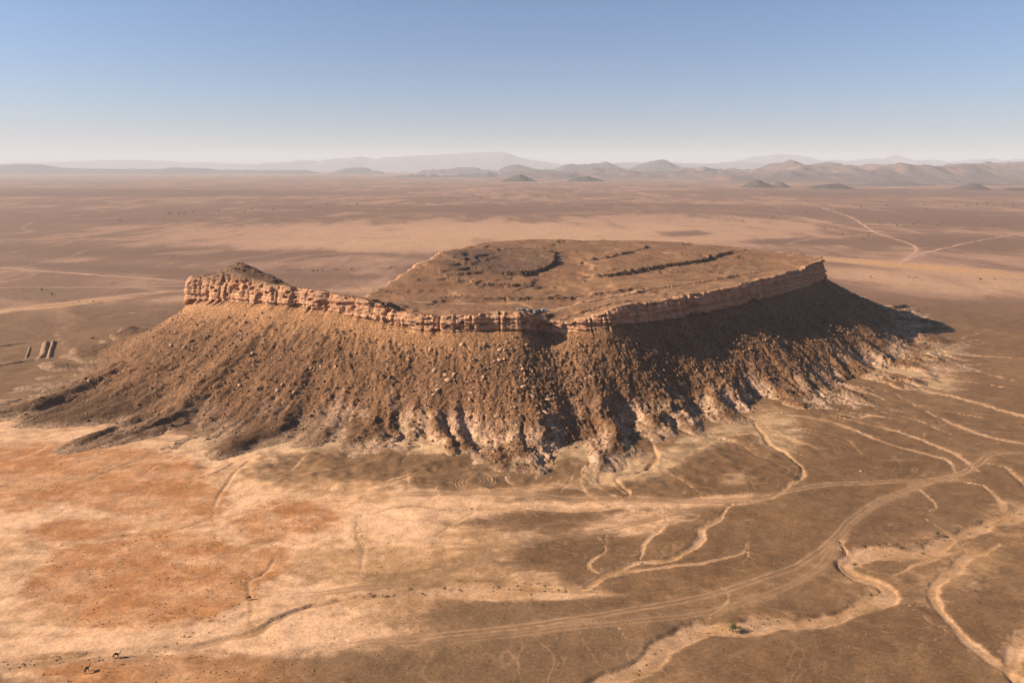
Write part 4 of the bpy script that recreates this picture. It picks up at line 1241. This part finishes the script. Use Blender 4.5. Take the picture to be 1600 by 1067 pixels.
CV, CF = leaf_cloud(700, 1.35, 1.7, .13, 640, 1.1, 13)
ME_CROWN = new_mesh('crown', CV, CF, smooth=False); ME_CROWN.materials.append(M_LEAF)
CV, CF = leaf_cloud(160, 1.5, 1.2, .30, 641, 1.2, 8)
ME_CROWN_F = new_mesh('crown', CV, CF, smooth=False); ME_CROWN_F.materials.append(M_LEAF)
def tree(loc, s, lb, gr=None, farc=False, parts=True):
    t = link('acacia_tree', None, label=lb, cat='tree', group=gr)
    t.location = loc; t.scale = (s, s, s); t.rotation_euler = (0, 0, random.uniform(0, 6.28))
    link('trunk', ME_TRUNK, parent=t); link('crown', ME_CROWN_F if farc else ME_CROWN, parent=t)
x, y, z = place_ground(1145, 984); tree((x, y, z), 1.18, 'lone green acacia tree standing in the lower wash')
x, y, z = place_ground(1464, 839); tree((x, y, z), .72, 'small spreading acacia on the sand beyond the wash')
far_trees = [
 ([(560, 312), (640, 302), (700, 310), (760, 306), (840, 304), (900, 310), (1000, 311), (1060, 305)], 40, 2.5, 'dark acacia in the distant line beyond the mesa', 'trees in the far line'),
 ([(1060, 345), (1130, 342), (1200, 338), (1300, 326), (1400, 322), (1500, 320), (1600, 318)], 34, 2.5, 'dark acacia along the pale far wash on the right', 'trees along the far right wash'),
 ([(1280, 358), (1320, 364), (1350, 372), (1370, 352), (1440, 350), (1560, 347)], 22, 3.5, 'scattered dark tree on the dark plain right of the mesa', 'trees on the dark plain'),
 ([(120, 350), (250, 338), (330, 331), (430, 328), (560, 320)], 26, 1.5, 'dark tree in the line crossing the left plain', 'trees on the left plain'),
 ([(20, 452), (60, 451), (110, 472), (180, 470)], 12, 1.5, 'dark bush-like tree beside the pale left wash', 'trees by the left wash'),
 ([(1500, 436), (1530, 437), (1560, 438), (1352, 432), (1595, 442)], 9, 1, 'tree standing on the pale flat right of the mesa', 'trees on the pale right flat'),
 ([(440, 424), (520, 423), (560, 422), (600, 420), (650, 420)], 26, .8, 'dark bush in the row behind the left arm of the mesa', 'bushes behind the left arm'),
]
for pts, n, jv, lb, gr in far_trees:
    for (u, v) in along(pts, n, jv, 4):
        x, y, z = place_ground(u, v)
        tree((x, y, z), random.uniform(.9, 1.7) * min(1.5, max(.55, y / 1500)), lb, gr, True)

# tufts of dry grass on the flats and loose stones over the plain: nobody could count them
def scatter_px(blobs, n):
    out = []
    while len(out) < n:
        u, v, ru, rv = random.choice(blobs)
        a, r_ = random.uniform(0, 6.28), math.sqrt(random.random())
        uu, vv = u + ru * r_ * math.cos(a), v + rv * r_ * math.sin(a)
        if vv < 1090: out.append(on_ground(uu, vv))
    return np.array(out)
Q = scatter_px([(225, 905, 190, 80)] * 4 + [(100, 730, 150, 40), (220, 765, 180, 40), (450, 812, 90, 34), (260, 1045, 240, 30)], 5200)
nz_ = fbm(Q[:, 0] / 9, Q[:, 1] / 6, 3, 777); Q = Q[(nz_ > .06) & (RNG.random(len(Q)) < .32)]
n = len(Q); gzq = ground_z(Q[:, 0], Q[:, 1])
base_ = np.repeat(np.c_[Q, gzq], 3, 0)
ang_ = RNG.uniform(0, 6.28, n * 3); hgt_ = RNG.uniform(.10, .34, n * 3)
dx_ = np.stack([np.cos(ang_), np.sin(ang_), 0 * ang_], -1) * RNG.uniform(.12, .30, n * 3)[:, None]
lean = RNG.normal(0, .12, (n * 3, 2))
tip_ = base_ + np.c_[lean, hgt_]
V = np.stack([base_ - dx_, base_ + dx_, tip_], 1).reshape(-1, 3)
link('dry_grass', new_mesh('dry_grass', V, np.arange(len(V)).reshape(-1, 3), smooth=False), flat_mat('dry_grass', (.22, .105, .034), .9, .4, .8), kind='stuff', label='sparse dry grass tufts on the orange flats')
Q = scatter_px([(1250, 720, 250, 70), (1300, 1000, 280, 70), (1150, 850, 250, 60), (700, 1000, 350, 60), (900, 740, 250, 30), (600, 830, 200, 80), (1480, 640, 150, 60)], 3600)
st_c = mix(np.array((.07, .04, .022)), np.array((.36, .21, .115)), (RNG.random(len(Q)) ** 1.5)[:, None])
sto = rubble('scattered_stones', Q[:, 0], Q[:, 1], ground_z(Q[:, 0], Q[:, 1]), .10 + .32 * RNG.random(len(Q)) ** 3, M_RUB, None, 970, st_c)
sto['label'] = 'loose stones strewn over the gravel plain'

# ------------------------------------------------------------------ camels
M_CAMEL = flat_mat('camel_hair', (.085, .052, .030), .9, .25, 3.0)
def skinned(name, verts, edges, radii, sub_=2):
    me = bpy.data.meshes.new(name); me.from_pydata(verts, edges, [])
    o = bpy.data.objects.new(name, me); COL.objects.link(o)
    sk = o.modifiers.new('s', 'SKIN'); sk.use_smooth_shade = True
    for i, rr in enumerate(radii):
        me.skin_vertices[0].data[i].radius = rr if isinstance(rr, tuple) else (rr, rr)
    me.skin_vertices[0].data[0].use_root = True
    sb = o.modifiers.new('d', 'SUBSURF'); sb.levels = sub_; sb.render_levels = sub_
    dg = bpy.context.evaluated_depsgraph_get(); dg.update()
    ev = o.evaluated_get(dg)
    out = bpy.data.meshes.new_from_object(ev)
    bpy.data.objects.remove(o); bpy.data.meshes.remove(me)
    out.name = name
    out.polygons.foreach_set('use_smooth', np.ones(len(out.polygons), bool))
    return out
def camel_mesh(graze, sub_=2):
    V, E, Rr = [], [], []
    def add(p, r, par=None):
        V.append(p); Rr.append(r)
        if par is not None: E.append((par, len(V) - 1))
        return len(V) - 1
    belly = add((0, 0, 1.42), (.36, .42))
    hump = add((-.05, 0, 1.98), (.13, .16), belly)
    chest = add((.55, 0, 1.42), (.30, .36), belly)
    hip = add((-.58, 0, 1.45), (.27, .31), belly)
    tail = add((-.82, 0, 1.32), .06, hip); add((-.9, 0, .9), .03, tail)
    if graze:
        n1 = add((.95, 0, 1.15), .15, chest); n2 = add((1.22, 0, .72), .11, n1); n3 = add((1.42, 0, .42), .10, n2); add((1.68, 0, .16), .07, n3)
    else:
        n1 = add((.92, 0, 1.22), .16, chest); n2 = add((1.24, 0, 1.52), .12, n1); n3 = add((1.38, 0, 2.05), .10, n2)
        hd = add((1.48, 0, 2.2), .11, n3); add((1.82, 0, 2.08), .07, hd)
    for par, x0, dirn in ((chest, .52, 1), (hip, -.62, -1)):
        for sy_ in (-1, 1):
            sw = .10 * sy_ * dirn
            a = add((x0, .20 * sy_, 1.12), .15 if dirn > 0 else .19, par)
            b = add((x0 + sw - (.10 if dirn < 0 else 0), .20 * sy_, .66), .075, a)
            c = add((x0 + sw * 1.4 + (.0 if dirn < 0 else -.02), .20 * sy_, .10), .05, b)
            add((x0 + sw * 1.4 + .10, .20 * sy_, .04), .06, c)
    return skinned('camel', V, E, Rr, sub_)
C_UP, C_GR = camel_mesh(False), camel_mesh(True)
for m_ in (C_UP, C_GR): m_.materials.clear(); m_.materials.append(M_CAMEL)
for (u, v, me_, rz, lb) in [(389, 934, C_GR, 178, 'dark camel with its head lowered, grazing beside the pale path'),
                            (182, 1029, C_UP, 18, 'dark camel walking with its neck raised beside the shrub row'),
                            (136, 1051, C_UP, 75, 'dark camel standing end-on below the shrub row')]:
    x, y, z = place_ground(u, v)
    o = link('camel', me_, label=lb, cat='camel'); o.location = (x, y, z); o.rotation_euler = (0, 0, R(rz))

# ------------------------------------------------------------------ off-road cars parked at the pass
M_TYRE = flat_mat('tyre', (.02, .02, .02), .9); M_GLASS = flat_mat('car_glass', (.012, .012, .013), .35, .1, 3, 0, .2)
M_RIM = flat_mat('wheel_rim', (.35, .35, .36), .35, .1, 3, .8); M_LAMP = flat_mat('lamp', (.6, .58, .5), .2, .05); M_RED = flat_mat('tail_lamp', (.30, .02, .015), .3, .05)
PAINT = {'white': flat_mat('white_paint', (.66, .64, .60), .6, .04, 3, 0, .1), 'dark': flat_mat('dark_paint', (.025, .027, .032), .25, .05, 3, 0, .5),
         'grey': flat_mat('grey_paint', (.26, .26, .26), .3, .05, 3, 0, .5)}
def prism(prof, y0, y1, inset=None):
    """side profile (x, z) extruded across the car; inset narrows the points given"""
    n = len(prof); V = []
    for s, yy in ((0, y0), (1, y1)):
        for k, (a, b) in enumerate(prof):
            d = (inset or {}).get(k, 0)
            V.append((a, yy + (d if s == 0 else -d), b))
    F = [tuple(range(n - 1, -1, -1)), tuple(range(n, 2 * n))]
    F += [(k, (k + 1) % n, n + (k + 1) % n, n + k) for k in range(n)]
    return V, F
def pydata(name, V, F, mat):
    me = bpy.data.meshes.new(name); me.from_pydata([tuple(v) for v in V], [], [tuple(f) for f in F]); me.update()
    me.materials.append(mat); return me
lower = [(-2.3, .45), (-2.35, .75), (-2.25, 1.08), (-.9, 1.14), (.75, 1.14), (.95, 1.1), (2.15, 1.02), (2.32, .8), (2.3, .45), (1.85, .40), (1.0, .38), (-1.0, .38), (-1.85, .40)]
cabin = [(-2.2, 1.09), (-2.05, 1.78), (-1.7, 1.88), (.15, 1.88), (.45, 1.80), (1.0, 1.12)]
ME_CAR = {}
for k_, mt in PAINT.items():
    V1, F1 = prism(lower, -.93, .93, {2: .03, 3: .04, 4: .04, 6: .06})
    V2, F2 = prism(cabin, -.88, .88, {1: .14, 2: .16, 3: .16, 4: .14})
    n_ = len(V1)
    ME_CAR[k_] = pydata('body', V1 + V2, F1 + [tuple(i + n_ for i in f) for f in F2], mt)
def quad(a, b, c, d, mat, nm): return pydata(nm, [a, b, c, d], [(0, 1, 2, 3)], mat)
ME_WS = quad((1.0, -.76, 1.17), (1.0, .76, 1.17), (.50, .68, 1.78), (.50, -.68, 1.78), M_GLASS, 'windscreen')
ME_RW = quad((-2.215, .72, 1.20), (-2.215, -.72, 1.20), (-2.085, -.66, 1.72), (-2.085, .66, 1.72), M_GLASS, 'rear_window')
def side_glass(s):
    return quad((-1.95, s * .875, 1.22), (.72, s * .895, 1.22), (.25, s * .78, 1.74), (-1.85, s * .77, 1.74), M_GLASS, 'side_window')
ME_SG = {1: side_glass(1), -1: side_glass(-1)}
def wheel_mesh():
    parts = []
    for r_, w_ in ((.40, .13), ):
        V = []; F = []
        S_ = 14
        for yy in (-w_, w_):
            for k in range(S_):
                t = 2 * math.pi * k / S_; V.append((r_ * math.cos(t), yy, r_ * math.sin(t)))
        F = [(k, (k + 1) % S_, S_ + (k + 1) % S_, S_ + k) for k in range(S_)] + [tuple(range(S_ - 1, -1, -1)), tuple(range(S_, 2 * S_))]
    return V, F
wv, wf = wheel_mesh(); ME_TY = pydata('tyre', wv, wf, M_TYRE)
ME_RM = pydata('rim', [(a * .58, b * 1.06, c * .58) for a, b, c in wv], wf, M_RIM)
ME_HL = pydata('headlight', *prism([(2.24, .80), (2.24, .96), (2.335, .94), (2.345, .80)], -.14, .14), M_LAMP)
ME_TL = pydata('tail_light', *prism([(-2.36, .82), (-2.34, 1.05), (-2.2, 1.05), (-2.2, .82)], -.08, .08), M_RED)
ME_RK = pydata('roof_rack', *join([prism([(-1.7, 1.90), (-1.7, 1.97), (.1, 1.97), (.1, 1.90)], s * .6 - .03, s * .6 + .03) for s in (-1, 1)] +
               [prism([(a, 1.91), (a, 1.955), (a + .06, 1.955), (a + .06, 1.91)], -.57, .57) for a in (-1.6, -1.05, -.5, .0)]), M_TYRE)
def car(loc, rz, kind, lb):
    c_ = link('off_road_car', None, label=lb, cat='car', group=None)
    c_.location = loc; c_.rotation_euler = (0, 0, rz)
    link('body', ME_CAR[kind], parent=c_); link('windscreen', ME_WS, parent=c_); link('rear_window', ME_RW, parent=c_); link('roof_rack', ME_RK, parent=c_)
    for s in (-1, 1):
        link('side_window', ME_SG[s], parent=c_)
        o = link('headlight', ME_HL, parent=c_); o.location = (0, s * .66, 0)
        o = link('tail_light', ME_TL, parent=c_); o.location = (0, s * .82, 0)
        for xx in (1.42, -1.42):
            w_ = link('wheel', None, parent=c_); w_.location = (xx, s * .84, .40)
            link('tyre', ME_TY, parent=w_); link('rim', ME_RM, parent=w_)
for (u, v, Y, rz, kd, lb) in [
 (809, 489, 453, 80, 'white', 'white off-road car, first in the row parked on the cliff edge'),
 (814, 489, 454, 84, 'white', 'white off-road car, second in the row on the cliff edge'),
 (819, 489, 454, 86, 'dark', 'dark off-road car parked between two white ones on the cliff edge'),
 (824, 489, 455, 82, 'white', 'white off-road car beside the dark ones in the parked row'),
 (830, 488, 456, 85, 'dark', 'dark off-road car at the end of the parked row'),
 (837, 486, 461, 60, 'grey', 'grey off-road car stopped on the track behind the row'),
 (843, 485, 464, 70, 'dark', 'dark off-road car between the grey and the side-on white car'),
 (851, 484, 467, 8, 'white', 'white off-road car parked side-on at the pass')]:
    x, y, z = place_top(u, v, Y); car((x, y, z - .02), R(rz), kd, lb)

# ------------------------------------------------------------------ rings scraped in the gravel, earth banks, far tracks
M_SCRAPE = flat_mat('scraped_sand', (.275, .158, .086), .95, .3, .5)
def ring_mark(u, v, rad, w, a0=0, a1=360):
    cx, cy = on_ground(u, v)
    n = 72
    a = np.radians(np.linspace(a0, a1, n))
    rows_ = []
    for rr in (rad - w / 2, rad, rad + w / 2):
        X = cx + rr * np.cos(a) + .12 * noise(a * 6, a * 0 + rad, 3); Y = cy + rr * np.sin(a)
        rows_.append(np.stack([X, Y, ground_z(X, Y) + (.03 if rr == rad else -.03)], -1))
    V = np.concatenate(rows_); V[:, 2] += .06
    link('ring_mark', new_mesh('ring_mark', V, grid_faces(3, n)), M_SCRAPE, parent=ground)
for rad, w in ((9.0, .5), (7.3, .42), (5.6, .42), (3.6, .38)): ring_mark(740, 753, rad, w)
for rad, w in ((8.6, .5), (7.0, .45)): ring_mark(748, 751, rad, w, -70, 110)

M_BANK = flat_mat('bank_earth', (.23, .128, .068), .95, .25, .3)
def bank(pts, hw, h, lb):
    P = px_line(pts, 2.0, .5, int(pts[0][0]) + 3)
    n = len(P); T_ = np.gradient(P, axis=0); T_ /= np.hypot(T_[:, 0], T_[:, 1])[:, None]
    rows_ = []
    s = np.arange(n) * 2.0
    for off, hh in ((-1.5, -.4), (-.9, .25), (-.25, 1.0), (.25, 1.0), (.7, .3), (1.4, -.4)):
        q_ = P + np.stack([-T_[:, 1], T_[:, 0]], -1) * (off * hw)
        e_ = np.minimum(1, np.minimum(np.arange(n), np.arange(n)[::-1]) / 3.0)
        rows_.append(np.c_[q_, ground_z(q_[:, 0], q_[:, 1]) + (hh * h * (1 + .25 * noise(s / 6, s * 0 + off, 7)) if hh > 0 else np.full(n, hh)) * np.where(hh > 0, e_, 1)])
    F = grid_faces(6, n)
    link('earth_bank', new_mesh('earth_bank', np.concatenate(rows_), F), M_BANK, label=lb, cat='embankment')
bank([(73, 534), (70, 545), (66, 556), (58, 561)], 2.6, 1.5, 'tall earth bank closing the end of the dug enclosure')
bank([(84, 533), (80, 545), (76, 560)], 1.6, 1.5, 'low narrow earth bank outside the dug enclosure')
bank([(-60, 549), (0, 541), (35, 536), (68, 533)], 2.2, 1.2, 'long back bank of the dug enclosure on the plain')
bank([(-60, 582), (0, 572), (35, 565), (60, 562)], 2.4, 1.3, 'long front bank of the dug enclosure on the plain')
bank([(47, 542), (44, 550), (40, 560)], .9, .8, 'thin cross wall of earth inside the dug enclosure')

def rut_mat():
    m, nt, b = nmat('wheel_ruts')
    N, L = nt.nodes, nt.links
    at = N.new('ShaderNodeVertexColor'); at.layer_name = 'Col'
    sp = N.new('ShaderNodeSeparateColor'); L.new(at.outputs['Color'], sp.inputs[0])
    tc = N.new('ShaderNodeTexCoord')
    def nz_(s, det=4):
        n = N.new('ShaderNodeTexNoise'); n.inputs['Scale'].default_value = 1 / s; n.inputs['Detail'].default_value = det
        L.new(tc.outputs['Object'], n.inputs['Vector']); return n.outputs['Fac']
    wb = N.new('ShaderNodeMath'); wb.operation = 'MULTIPLY_ADD'; L.new(nz_(9.0, 2), wb.inputs[0]); wb.inputs[1].default_value = .16; 
    ad = N.new('ShaderNodeMath'); ad.operation = 'SUBTRACT'; L.new(sp.outputs[0], ad.inputs[0]); ad.inputs[1].default_value = .08
    L.new(ad.outputs[0], wb.inputs[2])
    rp = N.new('ShaderNodeValToRGB'); L.new(wb.outputs[0], rp.inputs[0])
    e = rp.color_ramp.elements
    e[0].position = 0; e[0].color = (0, 0, 0, 1); e[1].position = 1; e[1].color = (0, 0, 0, 1)
    for ps, vl in ((.10, .10), (.20, .45), (.27, .95), (.36, .85), (.43, .35), (.52, .30), (.58, .8), (.68, .95), (.76, .5), (.88, .12)):
        k = e.new(ps); k.color = (vl, vl, vl, 1)
    br = N.new('ShaderNodeMapRange'); br.inputs['From Min'].default_value = .3; br.inputs['From Max'].default_value = .62; L.new(nz_(4.0, 6), br.inputs['Value'])
    br.inputs['To Min'].default_value = .45
    m1 = N.new('ShaderNodeMath'); m1.operation = 'MULTIPLY'; L.new(rp.outputs['Color'], m1.inputs[0]); L.new(br.outputs[0], m1.inputs[1])
    m2 = N.new('ShaderNodeMath'); m2.operation = 'MULTIPLY'; m2.use_clamp = True; L.new(m1.outputs[0], m2.inputs[0]); L.new(sp.outputs[1], m2.inputs[1])
    cr = N.new('ShaderNodeMix'); cr.data_type = 'RGBA'; L.new(nz_(3.0, 6), cr.inputs['Factor'])
    cr.inputs['A'].default_value = (.290, .164, .082, 1); cr.inputs['B'].default_value = (.430, .246, .132, 1)
    L.new(cr.outputs['Result'], b.inputs['Base Color'])
    tr = N.new('ShaderNodeBsdfTransparent'); mx = N.new('ShaderNodeMixShader')
    L.new(m2.outputs[0], mx.inputs[0]); L.new(tr.outputs[0], mx.inputs[1]); L.new(b.outputs[0], mx.inputs[2])
    L.new(mx.outputs[0], nt.nodes['Material Output'].inputs['Surface'])
    return m
M_RUT = rut_mat()
rut_labels = ['main pale track crossing the gravel below the mesa', 'wide curving track forking off towards the sandy wash', 'second curving track running beside the wide one', 'short side loop of the curving tracks',
 'faint track slanting down past the middle wash', 'faint straight track across the gravel fan', 'short faint track up to the mesa foot', 'pale track at the edge of the orange flat', 'curving track below the camels',
 'faint track bending over the warm brown ground', 'tight wheel loop on the brown gravel', 'inner wheel loop on the brown gravel', 'faint wheel mark beside the loops', 'long faint track across the lower gravel', 'short track joining the two sandy washes']
for k, lb in enumerate(rut_labels):
    P, hw, st = TRK[k]; n = len(P)
    T_ = np.gradient(P, axis=0); T_ /= np.maximum(np.hypot(T_[:, 0], T_[:, 1])[:, None], 1e-6)
    offs = np.linspace(-1, 1, 9); rows_ = []; cols_ = []
    tip = np.minimum(1, np.minimum(np.arange(n), np.arange(n)[::-1]) / 8.0)
    for o_ in offs:
        q_ = P + np.stack([-T_[:, 1], T_[:, 0]], -1) * (o_ * hw * 1.5)
        rows_.append(np.c_[q_, ground_z(q_[:, 0], q_[:, 1]) + .07])
        cols_.append(np.c_[np.full(n, o_ * .5 + .5), np.full(n, st * 1.0) * tip, np.zeros(n)])
    link('track', new_mesh('track', np.concatenate(rows_), grid_faces(9, n), np.concatenate(cols_)), M_RUT, kind='structure', label=lb)
M_TRACK = flat_mat('dusty_track', tuple(PINK * 1.12), .95, .15, .02)
def far_track(pts, w, lb):
    P = px_line(pts, 12, 2.0, int(pts[0][1])); n = len(P)
    T_ = np.gradient(P, axis=0); T_ /= np.hypot(T_[:, 0], T_[:, 1])[:, None]
    s = np.arange(n)
    rows_ = []
    for off in (-.5, .5):
        ww = w * (1 + .5 * noise(s / 5.0, s * 0 + off, 9))
        q_ = P + np.stack([-T_[:, 1], T_[:, 0]], -1) * (off * ww)[:, None]
        rows_.append(np.c_[q_, ground_z(q_[:, 0], q_[:, 1]) + .25])
    link('track', new_mesh('track', np.concatenate(rows_), grid_faces(2, n)), M_TRACK, kind='structure', label=lb)
far_track([(-80, 413), (0, 419), (150, 430), (240, 436), (330, 442)], 6, 'pale straight track crossing the left plain')
far_track([(-80, 452), (0, 450), (150, 449), (330, 446)], 4, 'faint level track crossing the left plain')
far_track([(-60, 492), (0, 483), (100, 474), (200, 463), (330, 450)], 5, 'pale track beside the left sandy wash')
far_track([(-40, 374), (200, 375), (420, 373), (640, 371)], 7, 'faint long track far across the plain')
far_track([(1285, 325), (1330, 340), (1370, 364), (1420, 380), (1431, 392), (1404, 412)], 7, 'pale winding track on the dark plain right of the mesa')
far_track([(1404, 414), (1440, 397), (1480, 387), (1530, 376), (1620, 362)], 6, 'pale branch track climbing across the dark plain')
far_track([(1130, 330), (1240, 338), (1310, 352), (1370, 364)], 9, 'faint pale track joining the winding one')

# ------------------------------------------------------------------ haze
hz = bpy.data.materials.new('haze'); hz.use_nodes = True
hn = hz.node_tree
hn.nodes.remove(hn.nodes['Principled BSDF'])
pv = hn.nodes.new('ShaderNodeVolumePrincipled')
pv.inputs['Color'].default_value = (.66, .69, .735, 1)
pv.inputs['Density'].default_value = HAZE_D
pv.inputs['Anisotropy'].default_value = 0.0
hn.links.new(pv.outputs[0], hn.nodes['Material Output'].inputs['Volume'])
zlow = float(gzv.min()) - 2.0
hv = [(x, y, z) for z in (min(zlow, -90.0), 1150.0) for x, y in ((-64000, -8000), (64000, -8000), (64000, 64000), (-64000, 64000))]
hf = [(3, 2, 1, 0), (4, 5, 6, 7), (0, 1, 5, 4), (1, 2, 6, 5), (2, 3, 7, 6), (3, 0, 4, 7)]
link('haze', new_mesh('haze', np.array(hv), np.array(hf), smooth=False), hz, kind='stuff', label='pale dusty haze over the desert')
